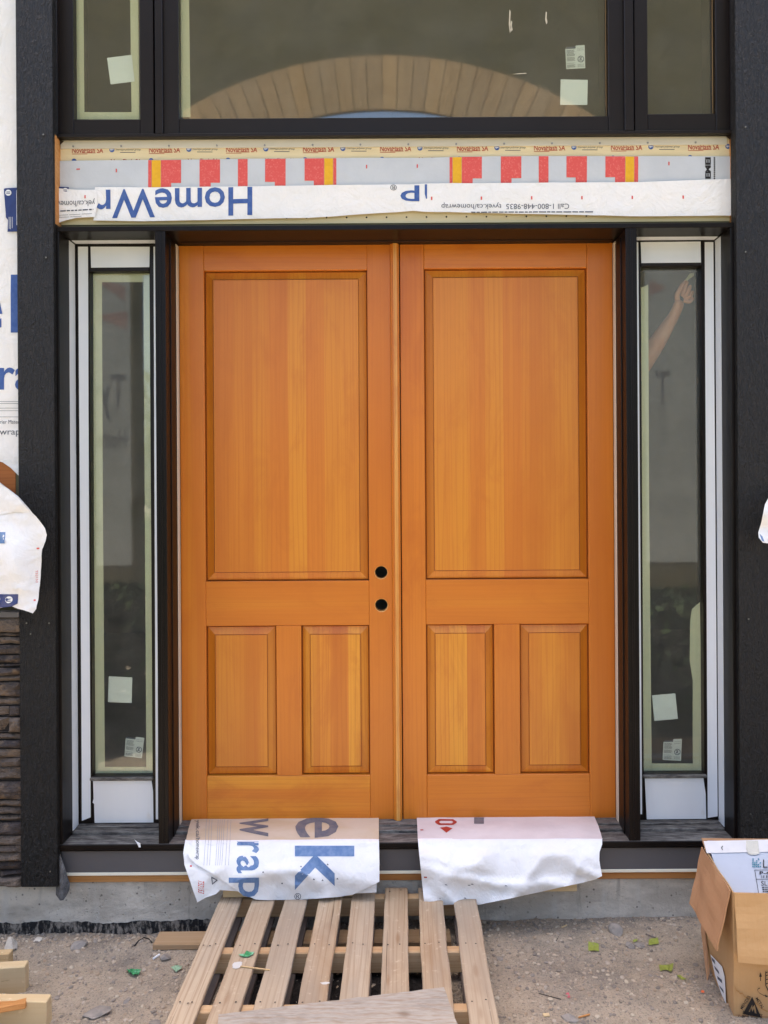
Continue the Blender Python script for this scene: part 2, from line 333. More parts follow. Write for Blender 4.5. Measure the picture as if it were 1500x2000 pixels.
M_pspot = MT('dried_paint', S(204, 200, 194), 0.7).m
M_teal = MT('teal_print', S(62, 126, 146), 0.5).m
M_gtape = MT('green_plastic', S(58, 140, 88), 0.4, 0.4, [dict(s=40, col=S(150, 206, 170), lo=0.5, hi=0.7, f=0.7)]).m
M_ptape = MT('pale_green_plastic', S(142, 172, 142), 0.5, 0.3).m
M_ytape = MT('yellow_green_tape', S(138, 146, 62), 0.55, 0.3, [dict(s=40, col=S(156, 162, 84), f=0.6)]).m
M_felt = MT('grey_felt', S(112, 110, 110), 0.95, 0.05, [dict(s=60, col=S(80, 78, 78), d=5, f=0.8), dict(s=200, col=S(150, 148, 148), lo=0.55, hi=0.7, f=0.5)], [dict(s=120, d=5, str=0.6, dist=0.003)]).m
M_shim = MT('cream_edge', S(240, 232, 210), 0.6, 0.2).m
M_beige = MT('weatherstrip_beige', S(204, 188, 168), 0.6, 0.3).m
M_sheath = MT('porch_sheathing', S(112, 106, 82), 0.85, 0.1, [dict(s=3, col=S(104, 100, 84), d=5, f=0.7)]).m
M_archb = wood('arch_board', S(206, 174, 130), S(178, 144, 102), S(218, 190, 150), 2, rough=0.8, spec=0.1, tone=S(150, 134, 112))
M_room = MT('plain_plaster', S(150, 146, 140), 0.9, 0.1, [dict(s=2, col=S(132, 128, 124), f=0.6)]).m
M_skin = MT('skin', S(206, 152, 122), 0.5, 0.35, [dict(s=14, col=S(196, 134, 106), f=0.6)]).m
M_shirt = MT('red_cloth', S(120, 54, 52), 0.9, 0.1, [dict(s=60, col=S(100, 44, 44), f=0.5)]).m
M_trou = MT('dark_cloth', S(52, 54, 64), 0.9, 0.1).m
M_hair = MT('brown_hair', S(60, 44, 34), 0.6, 0.3, [], [dict(s=(120, 120, 10), str=0.5, dist=0.004)]).m
M_steel = MT('nail_steel', S(150, 148, 144), 0.35, 0.5, metal=0.8).m
M_rust = MT('dark_nail', S(58, 50, 46), 0.6).m
M_bead = MT('glazing_bead_tan', S(120, 96, 62), 0.5, 0.3).m
M_brown = MT('dark_brown_paint', S(60, 48, 40), 0.6).m

def glass_mat(name, refl, tint, dust):
    m = bpy.data.materials.new(name); m.use_nodes = True; nt = m.node_tree; nt.nodes.clear()
    o = nt.nodes.new('ShaderNodeOutputMaterial'); tr = nt.nodes.new('ShaderNodeBsdfTransparent'); tr.inputs[0].default_value = (*tint, 1)
    gl = nt.nodes.new('ShaderNodeBsdfGlossy'); gl.inputs['Roughness'].default_value = 0.03; gl.inputs['Color'].default_value = (0.96, 0.97, 0.95, 1)
    lw = nt.nodes.new('ShaderNodeLayerWeight'); pwn = nt.nodes.new('ShaderNodeMath'); pwn.operation = 'POWER'; pwn.inputs[1].default_value = 4.0; nt.links.new(lw.outputs['Facing'], pwn.inputs[0])
    mp = nt.nodes.new('ShaderNodeMath'); mp.operation = 'MULTIPLY_ADD'; mp.inputs[1].default_value = 0.5; mp.inputs[2].default_value = refl; mp.use_clamp = True; nt.links.new(pwn.outputs[0], mp.inputs[0])
    mx = nt.nodes.new('ShaderNodeMixShader'); nt.links.new(mp.outputs[0], mx.inputs[0]); nt.links.new(tr.outputs[0], mx.inputs[1]); nt.links.new(gl.outputs[0], mx.inputs[2])
    df = nt.nodes.new('ShaderNodeBsdfDiffuse'); df.inputs[0].default_value = (0.55, 0.53, 0.48, 1)
    tc = nt.nodes.new('ShaderNodeTexCoord'); n = nt.nodes.new('ShaderNodeTexNoise'); n.inputs['Scale'].default_value = 3.0; n.inputs['Detail'].default_value = 9; n.inputs['Roughness'].default_value = 0.72
    nt.links.new(tc.outputs['Object'], n.inputs['Vector'])
    r = nt.nodes.new('ShaderNodeMapRange'); r.inputs[1].default_value = 0.35; r.inputs[2].default_value = 0.85; r.inputs[3].default_value = dust * 0.4; r.inputs[4].default_value = dust * 2.2; nt.links.new(n.outputs[0], r.inputs[0])
    n2 = nt.nodes.new('ShaderNodeTexNoise'); n2.inputs['Scale'].default_value = 130; n2.inputs['Detail'].default_value = 3; nt.links.new(tc.outputs['Object'], n2.inputs['Vector'])
    r2 = nt.nodes.new('ShaderNodeMapRange'); r2.inputs[1].default_value = 0.73; r2.inputs[2].default_value = 0.78; r2.inputs[4].default_value = 0.35; nt.links.new(n2.outputs[0], r2.inputs[0])
    ad = nt.nodes.new('ShaderNodeMath'); ad.operation = 'ADD'; nt.links.new(r.outputs[0], ad.inputs[0]); nt.links.new(r2.outputs[0], ad.inputs[1])
    m2 = nt.nodes.new('ShaderNodeMixShader'); nt.links.new(ad.outputs[0], m2.inputs[0]); nt.links.new(mx.outputs[0], m2.inputs[1]); nt.links.new(df.outputs[0], m2.inputs[2])
    nt.links.new(m2.outputs[0], o.inputs[0]); return m
M_glass = glass_mat('window_glass', 0.10, (0.965, 0.975, 0.945), 0.03)
M_glass2 = glass_mat('sidelight_glass', 0.05, (0.955, 0.975, 0.96), 0.055)

# ------------------------------------------------------------------ ground
YW = -0.13                                                    # front of the foundation
def gh(x, y):
    wl = 0.014 + 0.046 * sm(0.1, -0.9, x)
    z = -wl * sm(-0.33, YW, y) + 0.018 * sm(-0.42, -0.62, y)
    z += 0.009 * noise.noise(Vector((x * 3.1, y * 3.7, 0))) + 0.009 * noise.noise(Vector((x * 9, y * 11, 5))) - 0.006 * abs(noise.noise(Vector((x * 17, y * 15, 8)))) + 0.0025 * noise.noise(Vector((x * 40, y * 40, 2)))
    return z
def on_ground(px, py):
    p = atz(px, py, 0)
    for _ in range(5): p = atz(px, py, gh(p.x, p.y))
    return p
bm = bmesh.new()
xs = [-80, -30, -12, -6, -3.6, -2.4] + [-1.9 + 0.014 * i for i in range(272)] + [2.4, 3.6, 6, 12, 30, 80]
ys = [-120, -50, -20, -9, -4.5, -2.6, -1.6] + [-1.25 + 0.014 * i for i in range(82)] + [-0.05]
gv = [[bm.verts.new((x, y, gh(x, y) if abs(x) < 3 and y > -2 else 0)) for x in xs] for y in ys]
for j in range(len(ys) - 1):
    for i in range(len(xs) - 1): bm.faces.new((gv[j][i], gv[j][i + 1], gv[j + 1][i + 1], gv[j + 1][i]))
g = struct(obj('ground', bm, M_soil, smooth=True))
bm = bmesh.new()
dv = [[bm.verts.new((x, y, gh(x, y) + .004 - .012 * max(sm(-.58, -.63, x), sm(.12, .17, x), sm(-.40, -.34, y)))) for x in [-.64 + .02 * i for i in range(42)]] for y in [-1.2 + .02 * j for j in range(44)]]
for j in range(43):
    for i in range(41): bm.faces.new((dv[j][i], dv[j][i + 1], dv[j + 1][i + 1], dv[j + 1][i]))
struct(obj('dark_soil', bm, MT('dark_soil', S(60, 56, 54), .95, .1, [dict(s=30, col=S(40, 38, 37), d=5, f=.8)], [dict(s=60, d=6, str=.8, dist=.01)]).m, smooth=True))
def pebbles(n, seed, r0, r1, M_):
    rng = np.random.default_rng(seed)
    t = bmesh.new(); bmesh.ops.create_icosphere(t, subdivisions=1, radius=1)
    bv = np.array([v.co[:] for v in t.verts]); bf = np.array([[v.index for v in f.verts] for f in t.faces]); t.free()
    V, Fs = [], []
    for k in range(n):
        x = rng.uniform(-1.75, 1.75); y = YW - 0.004 - abs(rng.normal(0, 0.04)) if rng.random() < 0.12 else rng.uniform(-0.95, YW - 0.004)
        r = r0 * (r1 / r0) ** (rng.random() ** 4.0)
        s = bv * (1 + rng.uniform(-0.25, 0.25, (len(bv), 1))) * np.array([r * rng.uniform(.7, 1.4), r * rng.uniform(.7, 1.4), r * rng.uniform(.45, .9)])
        a = rng.uniform(0, 6.28); c, sn = math.cos(a), math.sin(a)
        s = np.column_stack((s[:, 0] * c - s[:, 1] * sn, s[:, 0] * sn + s[:, 1] * c, s[:, 2]))
        V.append(s + np.array([x, y, gh(x, y) + r * 0.15])); Fs.append(bf + k * len(bv))
    me = bpy.data.meshes.new('gravel'); me.from_pydata(np.concatenate(V).tolist(), [], np.concatenate(Fs).tolist())
    me.materials.append(M_); o = bpy.data.objects.new('gravel', me); COL.objects.link(o); o['kind'] = 'stuff'
    o['label'] = 'fine brown and grey gravel strewn over the dirt before the entrance'; o['category'] = 'gravel'
pebbles(34000, 3, 0.0010, 0.0085, M_grav)

# ------------------------------------------------------------------ house: foundation, walls, interior
ft = thing('foundation_wall', 'grey pitted concrete foundation wall running below the entrance sill', 'foundation', (0, YW, 0))
zt = at(783, 1718, YW).z
obj('concrete', B(-3.6, 3.6, YW, 0.12, -0.5, zt, 0.004), M_conc, ft)
rg = random.Random(5)
top = []; x = -30
while x < 418: top.append((x, 1801 + 5 * noise.noise(Vector((x / 60, 0, 0))) + rg.uniform(-1.5, 1.5) - 5 * sm(250, 380, x))); x += 7
obj('damp_proof_coating', lay(poly2([top + [(420, 1840), (-30, 1860)]]), wall_surf(YW - 0.003), step=12), M_tar, ft)

hw = thing('house_wall', 'timber framed house wall with bare boards around the entrance opening', 'wall', (0, 0, 0))
xl, xr = at(112, 965, -0.15).x, at(1436, 965, -0.15).x
obj('sheathing', B(-6, xl - 0.012, -0.155, 0.06, zt + 0.002, 4.95), M_sheath, hw)
obj('sheathing', B(xr + 0.012, 6, -0.155, 0.06, zt + 0.002, 4.95), M_sheath, hw)
zb0, zb1 = at(783, 438, -0.13).z, at(783, 262, -0.13).z
obj('sheathing', B(xl - 0.01, xr + 0.01, -0.128, 0.06, zb0 - 0.004, zb1 + 0.004), M_sheath, hw)
obj('sheathing', B(xl - 0.01, xr + 0.01, -0.128, 0.06, 4.765, 4.95), M_sheath, hw)
obj('sill_board', PB(125, 1707, 1440, 1719.5, -0.148, 0.0, 0.002), M_lumo, hw)
obj('shim_strip', PB(125, 1701, 1440, 1706.8, -0.1655, -0.14, 0.001), M_shim, hw)
af = obj('apron_flashing', PB(113, 1650, 1440, 1700.8, -0.163, -0.12, 0.001), M_flash, hw)
obj('raw_edge', PB(104.5, 262, 107.5, 437, -0.185, -0.13, 0.0005), M_lumo, hw)
obj('raw_edge', PB(1435.5, 262, 1438.5, 430, -0.185, -0.13, 0.0005), M_lumo, hw)
zf = 0.33
struct(obj('room_floor', B(-4, 4, 0.11, 4.6, zf - 0.2, zf), M_room))
struct(obj('room_wall', B(-4, 4, 4.5, 4.7, zf, 4.80), M_room))
struct(obj('room_wall', B(-4.2, -4, 0.06, 4.7, zf, 4.80), M_room))
struct(obj('room_wall', B(4, 4.2, 0.06, 4.7, zf, 4.80), M_room))
struct(obj('room_ceiling', B(-4.2, 4.2, 0.06, 4.7, 4.80, 4.94), M_room))

# ------------------------------------------------------------------ black trim boards
def post(xa, xb, y0, y1, label, nails):
    x0, x1 = at(xa, 965, -0.2).x, at(xb, 965, -0.2).x
    t = thing('trim_board', label, 'trim board', ((x0 + x1) / 2, -0.2, at(xa, y1, -0.2).z))
    obj('board', B(x0, x1, -0.2, -0.152, at(xa, y1, -0.2).z, 4.9, 0.002), M_post, t)
    for nx, ny in nails:
        p = at(nx, ny, -0.2); b = bmesh.new(); bmesh.ops.create_cone(b, cap_ends=True, segments=8, radius1=0.0035, radius2=0.003, depth=0.003)
        bmesh.ops.transform(b, matrix=Matrix.Translation((p.x, -0.201, p.z)) @ Matrix.Rotation(math.pi / 2, 4, 'X'), verts=b.verts)
        obj('nail', b, M_steel, t)
post(36, 108, 0, 1733, 'black rough sawn trim board between the stone veneer and the left sidelight', [(85, 263), (90, 503), (52, 1217), (96, 1217), (98, 1702), (60, 1238)])
post(1441, 1516, 0, 1735, 'black rough sawn trim board beside the right sidelight, behind the cardboard box', [(1456, 248), (1456, 492), (1462, 1209), (1466, 1590)])

# ------------------------------------------------------------------ entry frame
ef = thing('entry_frame', 'black glossy door frame holding both fir doors between two sidelights', 'door frame', (0, -0.1, zf))
YF = -0.18
obj('header', PB(106, 438.5, 1441, 448, YF, 0.03, 0.002), M_blk, ef)
obj('head_casing', PB(352, 450, 1196, 457, -0.125, 0.03, 0.003), M_blk, ef)
obj('head_stop', PB(352, 460, 1197, 471, -0.045, 0.03, 0.002), M_blk, ef)
zh = at(783, 447.6, YF).z; zs = at(783, 1645, YF).z
jl = at(118, 965, YF).x; jr = at(1430, 965, YF).x
obj('jamb', B(at(108, 965, YF).x, jl, YF, 0.05, zs - 0.002, zh, 0.002), M_blk, ef)
obj('jamb', B(jr, at(1441, 965, YF).x, YF, 0.05, zs - 0.002, zh, 0.002), M_blk, ef)
mull = {}
for nm, a, b in (('l', 305.5, 325.5), ('r', 1225, 1247)):
    x0, x1 = at(a, 965, YF).x, at(b, 965, YF).x; mull[nm] = (x0, x1)
    mm = B(x0, x1, YF, 0.05, zs - 0.001, zh - 0.001, 0.002)
    obj('mullion', mm, M_blk, ef)
    inner = x1 if nm == 'l' else x0; sg = 1 if nm == 'l' else -1
    xx = sorted((inner - sg * 0.002, inner + sg * 0.004)); obj('casing_step', B(xx[0], xx[1], -0.12, 0.03, zs, zh - 0.02, 0.0015), M_blk, ef)
    xx = sorted((inner, inner + sg * 0.006)); obj('weatherstrip', B(xx[0], xx[1], -0.045, -0.012, zs + 0.012, at(783, 480, 0).z, 0.002), M_beige, ef)
    xc = (x0 + x1) / 2; obj('face_bead', B(xc - 0.004, xc + 0.004, YF - 0.003, YF + 0.01, zs + 0.01, zh - 0.003, 0.0015), M_blk, ef)
obj('sill', B(at(112, 1645, YF).x, at(1441, 1640, YF).x, YF - 0.004, -0.095, zs - 0.022, zs, 0.003), M_sill, ef)
sl_ = [o for o in bpy.data.objects if o.name == 'sill'][0]; sl_.data.materials.append(M_blk)
for f in sl_.data.polygons:
    if f.normal.y < -0.6: f.material_index = 1
obj('sill_nose', B(at(113, 1645, YF).x, at(1440, 1640, YF).x, YF + 0.002, -0.11, zs - 0.03, zs - 0.0225, 0.001), M_blk, ef)
obj('sill_step', B(jl + 0.001, jr - 0.001, -0.094, 0.06, zs - 0.022, zs + 0.011, 0.003), M_sill, ef)
obj('sill_lip', B(jl + 0.002, jr - 0.002, -0.058, 0.06, zs + 0.0115, zs + 0.017, 0.002), M_sill, ef)

# ------------------------------------------------------------------ fir doors
def panel(x0, x1, z0, z1, parent, bw=0.037):
    bm = bmesh.new()
    R = [(0.0, 0.019), (0.0030, 0.0185), (0.0042, 0.0160), (bw, 0.0045), (bw + 0.0012, 0.0015), (bw + 0.0030, 0.0012)]
    rows = []
    for ins, y in R:
        rows.append([bm.verts.new((x, y, z)) for x, z in ((x0 + ins, z0 + ins), (x1 - ins, z0 + ins), (x1 - ins, z1 - ins), (x0 + ins, z1 - ins))])
    for a, b in zip(rows, rows[1:]):
        for i in range(4): bm.faces.new((a[i], a[(i + 1) % 4], b[(i + 1) % 4], b[i]))
    bm.faces.new(rows[-1]); bmesh.ops.recalc_face_normals(bm, faces=bm.faces[:])
    if bm.faces[-1:] and sum(f.normal.y * f.calc_area() for f in bm.faces) > 0: bmesh.ops.reverse_faces(bm, faces=bm.faces[:])
    bm.faces.ensure_lookup_table()
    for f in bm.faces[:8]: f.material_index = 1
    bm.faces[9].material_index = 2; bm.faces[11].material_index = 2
    p = obj('raised_panel', bm, M_dP, parent); p.data.materials.append(M_groove_shade); p.data.materials.append(M_dB)
    fr = bmesh.new()
    for a, b in ((x0 + bw + .0008, x1 - bw - .0008),):
        t = 0.0020
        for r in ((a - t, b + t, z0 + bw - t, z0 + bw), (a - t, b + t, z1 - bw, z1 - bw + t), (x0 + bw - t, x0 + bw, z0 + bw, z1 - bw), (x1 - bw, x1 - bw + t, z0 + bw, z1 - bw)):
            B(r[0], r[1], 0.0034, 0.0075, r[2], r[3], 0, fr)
    obj('field_groove', fr, M_groove_shade, p)  # dark strips standing in for the shade line at the field's step
def leaf(label, xs_, cx, ys_, low, side):
    """xs_: outer left, stile inner left, stile inner right, outer right (px at mid height); ys_: the rails (px at cx)"""
    X = [at(x, 1050, 0).x for x in xs_]; Z = [at(cx, y, 0).z for y in ys_]
    t = thing('entry_door', label, 'door', ((X[0] + X[3]) / 2, 0.02, Z[6]))
    th = 0.044
    def stile(x0, x1, holes=()):
        if not holes: return B(x0, x1, 0, th, Z[6], Z[0], 0.002)
        lp = [[(x0, Z[6]), (x1, Z[6]), (x1, Z[0]), (x0, Z[0])]] + [[(h.x + 0.0275 * math.cos(a * math.pi / 18), h.z + 0.0275 * math.sin(a * math.pi / 18)) for a in range(36)] for h in holes]
        bm = poly2(lp)
        for v in bm.verts: v.co = Vector((v.co.x, 0, v.co.y))
        r = bmesh.ops.extrude_face_region(bm, geom=bm.faces[:])
        for v in r['geom']:
            if isinstance(v, bmesh.types.BMVert): v.co.y = th
        bmesh.ops.recalc_face_normals(bm, faces=bm.faces[:]); return bm
    hs = [at(744.5, 1118, 0), at(745, 1182, 0)] if side == 'l' else []
    obj('stile', stile(X[0], X[1]), M_dV, t)
    s2 = obj('stile', stile(X[2], X[3], hs), M_dV, t)
    for h in hs:
        b = bmesh.new(); n = 36
        rr = [[b.verts.new((h.x + r * math.cos(2 * math.pi * i / n), y, h.z + r * math.sin(2 * math.pi * i / n))) for i in range(n)] for r, y in ((0.0292, -0.0006), (0.0262, 0.002), (0.0262, th))]
        for a, c in zip(rr, rr[1:]):
            for i in range(n): b.faces.new((a[i], c[i], c[(i + 1) % n], a[(i + 1) % n]))
        obj('bore_hole', b, M_hole, s2, smooth=False)
    e = 0.0004
    obj('rail', B(X[1] + e, X[2] - e, 0.0003, th, Z[1], Z[0], 0.002), M_dH, t)
    obj('rail', B(X[1] + e, X[2] - e, 0.0003, th, Z[3], Z[2], 0.002), M_dH, t)
    obj('rail', B(X[1] + e, X[2] - e, 0.0003, th, Z[6], Z[5], 0.002), M_dH, t)
    m0, m1 = (at(x, 1370, 0).x for x in low)
    obj('muntin', B(m0, m1, 0.0003, th, Z[5] + e, Z[3] - e, 0.002), M_dV, t)
    k = 0.0015
    panel(X[1] + k, X[2] - k, Z[2] + k, Z[1] - k, t); panel(X[1] + k, m0 - k, Z[5] + k, Z[3] - k, t); panel(m1 + k, X[2] - k, Z[5] + k, Z[3] - k, t)
    obj('panel_back', B(X[1], X[2], 0.0255, 0.035, Z[5], Z[1]), M_groove_shade, t)
    return t, X, Z
# rails: top, below top rail, above lock rail, below lock rail, -, above bottom rail, bottom
tl, XL, ZL = leaf('left fir door with two empty lock holes beside its centre stile', (351.5, 401, 720.5, 765), 560, (478.5, 528, 1135, 1222, 0, 1515, 1605), (540, 589), 'l')
tr_, XR, ZR = leaf('right fir door without lock holes, next to the right sidelight', (784.4, 831, 1149.5, 1200.5), 990, (474, 523.5, 1131.5, 1219, 0, 1512.5, 1602), (966, 1016), 'r')
bm = bmesh.new(); xa, xb = at(765.3, 1050, 0).x, at(782.5, 1050, 0).x
prof = [(xa, 0.02), (xa, -0.004), (xa + 0.004, -0.010), (xa + 0.008, -0.0105), (xa + 0.0095, -0.016), (xa + 0.013, -0.0185), (xb - 0.010, -0.0185), (xb - 0.0065, -0.016), (xb - 0.005, -0.010), (xb - 0.001, -0.009), (xb, -0.004), (xb, 0.02)]
lo = [bm.verts.new((x, y, ZL[6] + 0.004)) for x, y in prof]; hi_ = [bm.verts.new((x, y, ZL[0] - 0.001)) for x, y in prof]
for i in range(len(prof) - 1): bm.faces.new((lo[i], lo[i + 1], hi_[i + 1], hi_[i]))
bm.faces.new(lo); bm.faces.new(hi_); bmesh.ops.recalc_face_normals(bm, faces=bm.faces[:])
bm.faces.ensure_lookup_table(); bm.faces[5].material_index = 1
obj('astragal', bm, M_dV, tl).data.materials.append(M_dA)

# ------------------------------------------------------------------ sidelights
def label_sheet(parent, quad, Y):
    """small two-part instruction label: quad = tl, tr, br, bl in px"""
    def q(u, v):
        a, b, c, d_ = quad
        return (a[0] * (1 - u) * (1 - v) + b[0] * u * (1 - v) + c[0] * u * v + d_[0] * (1 - u) * v, a[1] * (1 - u) * (1 - v) + b[1] * u * (1 - v) + c[1] * u * v + d_[1] * (1 - u) * v)
    sf = wall_surf(Y)
    lab = obj('instruction_label', lay(poly2([[q(0, .13), q(.53, .13), q(.53, 0), q(1, 0), q(1, 1), q(0, 1)]]), sf), M_labelp, parent)
    ink = bmesh.new()
    lay(poly2([[q(0.04, .06), q(.52, .06), q(.52, .12), q(.04, .12)]]), sf, 0.0006, out=ink)
    v = 0.19; r = random.Random(3)
    while v < 0.95:
        e = r.uniform(.42, .5)
        if r.random() < 0.85: lay(poly2([[q(.05, v), q(e, v), q(e, v + .014), q(.05, v + .014)]]), sf, 0.0006, out=ink)
        v += 0.035
    for v in (.12, .2, .82, .87, .92): lay(poly2([[q(.6, v), q(.93, v), q(.93, v + .012), q(.6, v + .012)]]), sf, 0.0006, out=ink)
    ring = [[q(.78 + r_ * math.cos(i * math.pi / 10), .6 + r_ * .85 * math.sin(i * math.pi / 10)) for i in range(20)] for r_ in (.17, .135)]
    lay(poly2(ring), sf, 0.0006, out=ink)
    lay(poly2([[q(.67, .5), q(.69, .48), q(.89, .70), q(.87, .72)]]), sf, 0.0006, out=ink)
    lay(poly2([disc(*q(.74, .64), 1.5, n=8)]), sf, 0.0006, out=ink)
    lay(poly2([[q(.78, .5), q(.84, .55), q(.76, .6)]]), sf, 0.0006, out=ink)
    obj('print', ink, M_ink, lab)
def sidelight(label, side, wf, gl, ret, top, bot, ledge, film, tapes, sticker, lab):
    YG = 0.0
    t = thing('sidelight_window', label, 'window', (at((gl[0] + gl[1]) / 2, 965, YG).x, -0.02, zs))
    m0, m1 = mull['l'] if side == 'l' else mull['r']
    if side == 'l': fx0, fx1 = jl + 0.002, m0 - 0.001
    else: fx0, fx1 = m1 + 0.001, jr - 0.002
    YS = -0.028; cxp = (gl[0] + gl[1]) / 2
    gx0, gx1 = at(gl[0], 1000, -0.012).x, at(gl[1], 1000, -0.012).x
    zt_, zb_ = at(cxp, gl[2], -0.012).z, at(cxp, gl[3], -0.012).z
    zbot = zs + 0.018
    ztop = zh - 0.001
    obj('frame_stile', B(fx0, gx0, YS, 0.05, zbot, ztop, 0.002), M_win, t)
    obj('frame_stile', B(gx1, fx1, YS, 0.05, zbot, ztop, 0.002), M_win, t)
    obj('frame_rail', B(gx0 + .0003, gx1 - .0003, YS + .0005, 0.05, zt_, ztop, 0.002), M_win, t)
    obj('frame_rail', B(gx0 + .0003, gx1 - .0003, YS + .0005, 0.05, zbot, zb_, 0.002), M_win, t)
    obj('glazing_ledge', B(gx0 - 0.006, gx1 + 0.005, -0.042, -0.008, zb_ - 0.016, zb_ - 0.002, 0.003), M_sill, t)
    pane = obj('pane', B(gx0 - .003, gx1 + .003, YG, YG + 0.004, zb_ - .003, zt_ + .003), M_glass2, t)
    # white protective film left on the frame: returns, face strips, head and foot sheets
    xi = jl + 0.0005 if side == 'l' else jr - 0.0005; sg = 1 if side == 'l' else -1
    xx = sorted((xi, xi + sg * 0.0015))
    obj('protective_film', B(xx[0], xx[1], ret[0], ret[1], zs + 0.013, zh - 0.006), M_film, t)
    obj('protective_film', B(fx0 + .004, fx1 - .004, ret[0] + .015, ret[1], zh - 0.0025, zh - 0.0012), M_film, t)
    for a in film:
        obj('protective_film', lay(poly2([a]), wall_surf(YS - 0.0015, 0.002, 3.3 + a[0][0], 1.0), step=40), M_film, t)
    for q in tapes:
        obj('glazing_tape', lay(poly2([q]), wall_surf(0.0065), step=60), M_tape, t)
    obj('sticker', lay(poly2([sticker]), wall_surf(0.0054)), M_stick, t)
    label_sheet(t, lab, 0.0056)
    return t
sidelight('narrow left sidelight, olive tape around all four edges of its glass', 'l', None, (180, 297, 532, 1513), (-0.088, -0.033), None, None, None,
    [[(152.5, 482), (172, 482), (174, 1000), (177.5, 1596), (160, 1603), (158, 1200)], [(177, 482), (292.5, 482), (292, 522), (178, 523)], [(182, 1523), (296, 1524), (299, 1545), (300, 1606), (185, 1607), (184, 1570), (181, 1567), (183, 1560)], [(300, 482), (306, 482), (309, 1600), (304.5, 1600)]],
    [[(182, 533), (199, 533), (201, 1000), (205, 1515), (185, 1515)], [(280, 533), (294, 533), (302, 1515), (286, 1515)], [(199, 533), (281, 533), (281, 551), (199, 551)], [(204, 1498), (287, 1498), (287, 1515), (204, 1515)]],
    [(212.5, 1321), (258.5, 1323), (257, 1373), (211, 1371)], [(246, 1437), (282, 1441), (277, 1481), (243, 1477)])
sidelight('narrow right sidelight with its tape half peeled off and an arm behind the glass', 'r', None, (1252, 1370, 522, 1508), (-0.088, -0.033), None, None, None,
    [[(1376, 473), (1393, 473), (1401.5, 1594), (1382, 1597)], [(1251, 473), (1368, 472), (1369, 513), (1252.5, 514)], [(1259, 1517), (1373, 1516), (1378, 1550), (1379, 1599), (1263, 1600), (1261, 1560)], [(1242, 473), (1246.5, 473), (1254, 1590), (1250, 1590)]],
    [[(1252, 562), (1266, 556), (1268, 1000), (1273, 1508), (1257, 1508)], [(1348, 1215), (1351, 1190), (1367, 1176), (1369, 1300), (1371, 1508), (1353, 1508), (1353, 1330), (1347, 1290)], [(1272, 1491), (1354, 1491), (1354, 1508), (1272, 1508)]],
    [(1273.5, 1358), (1319, 1354), (1324, 1404), (1278, 1408)], [(1296, 1444), (1332, 1443), (1330, 1486), (1294, 1484)])

# ------------------------------------------------------------------ transom windows
YT, YTS, YTG = -0.165, -0.15, -0.122
tf = thing('transom_frame', 'dark brown frame joining the three windows above the door', 'window frame', (0, -0.14, at(783, 264, YT).z))
obj('frame_sill', PB(106, 257.5, 1440, 264.5, YT, 0.04, 0.002), M_win, tf)
ztr = 4.7
zsill = at(783, 257.2, YT).z
for a, b in ((106.5, 111), (302, 317), (1220, 1238), (1428, 1440)):
    obj('frame_post', B(at(a, 130, YT).x, at(b, 130, YT).x, YT + .002, 0.04, zsill, ztr, 0.002), M_win, tf)
obj('frame_head', B(at(106.5, 130, YT).x, at(1440, 130, YT).x, YT + .002, 0.04, ztr, 4.76, 0.002), M_win, tf)
def transom(label, o0, o1, g0, g1, gb, strips):
    t = thing('transom_window', label, 'window', (at((g0 + g1) / 2, 130, YTG).x, -0.14, zsill))
    X0, X1 = at(o0, 130, YTS).x, at(o1, 130, YTS).x; G0, G1 = at(g0, 130, YTS).x, at(g1, 130, YTS).x
    zb = at((g0 + g1) / 2, gb, YTS).z; e = 0.0004
    obj('sash_stile', B(X0, G0, YTS, 0.0, zsill + .002, ztr - .002, 0.002), M_win, t)
    obj('sash_stile', B(G1, X1, YTS, 0.0, zsill + .002, ztr - .002, 0.002), M_win, t)
    obj('sash_rail', B(G0 + e, G1 - e, YTS + e, 0.0, zsill + .002, zb, 0.002), M_win, t)
    obj('sash_rail', B(G0 + e, G1 - e, YTS + e, 0.0, ztr - .07, ztr - .002, 0.002), M_win, t)
    obj('glazing_bead', B(G0 + .001, G1 - .001, YTS + .012, YTG - .001, zb + .0002, zb + .0028, 0.0008), M_bead, t)
    obj('glazing_bead', B(G1 - .0045, G1 - .0015, YTG - .006, YTG - .001, zb + .004, ztr - .08, 0.0008), M_bead, t)
    obj('pane', B(G0 - .003, G1 + .003, YTG, YTG + .004, zb - .003, ztr - .06), M_glass, t)
    for q in strips: obj('glazing_tape', lay(poly2([q]), wall_surf(YTG + 0.0065), step=60), M_tape, t)
    return t
t1 = transom('narrow transom window at left, square white sticker near its right edge', 112, 300, 143, 273, 233, [[(144, -20), (163, -20), (165, 233), (147, 233)], [(254, -20), (270, -20), (272, 233), (257, 233)], [(165, 219), (257, 219), (257, 233), (165, 233)]])
obj('sticker', lay(poly2([[(209, 113), (257, 107), (263, 159), (216, 165)]]), wall_surf(YTG + .0054)), M_stick, t1)
t2 = transom('wide centre transom window reflecting a boarded arch', 318, 1219, 349, 1188, 229, [[(352, -20), (369, -20), (372, 229), (354, 229)]])
obj('sticker', lay(poly2([[(1095, 155), (1148, 156), (1147, 205), (1094, 205)]]), wall_surf(YTG + .0054)), M_stick, t2)
label_sheet(t2, [(1104, 90), (1142, 88), (1143, 133), (1106, 135)], YTG + .0054)
sme = bmesh.new()
for x, y, h_ in ((995, 18, 48), (1066, 22, 26), (998, 40, 22)):
    lay(poly2([[(x, y), (x + 2.5, y + h_ * .1), (x + 1.6, y + h_ * .5), (x + 3.4, y + h_ * .8), (x + 1, y + h_), (x - 1.5, y + h_ * .6), (x - .6, y + h_ * .3)]]), wall_surf(YTG - .0006), out=sme)
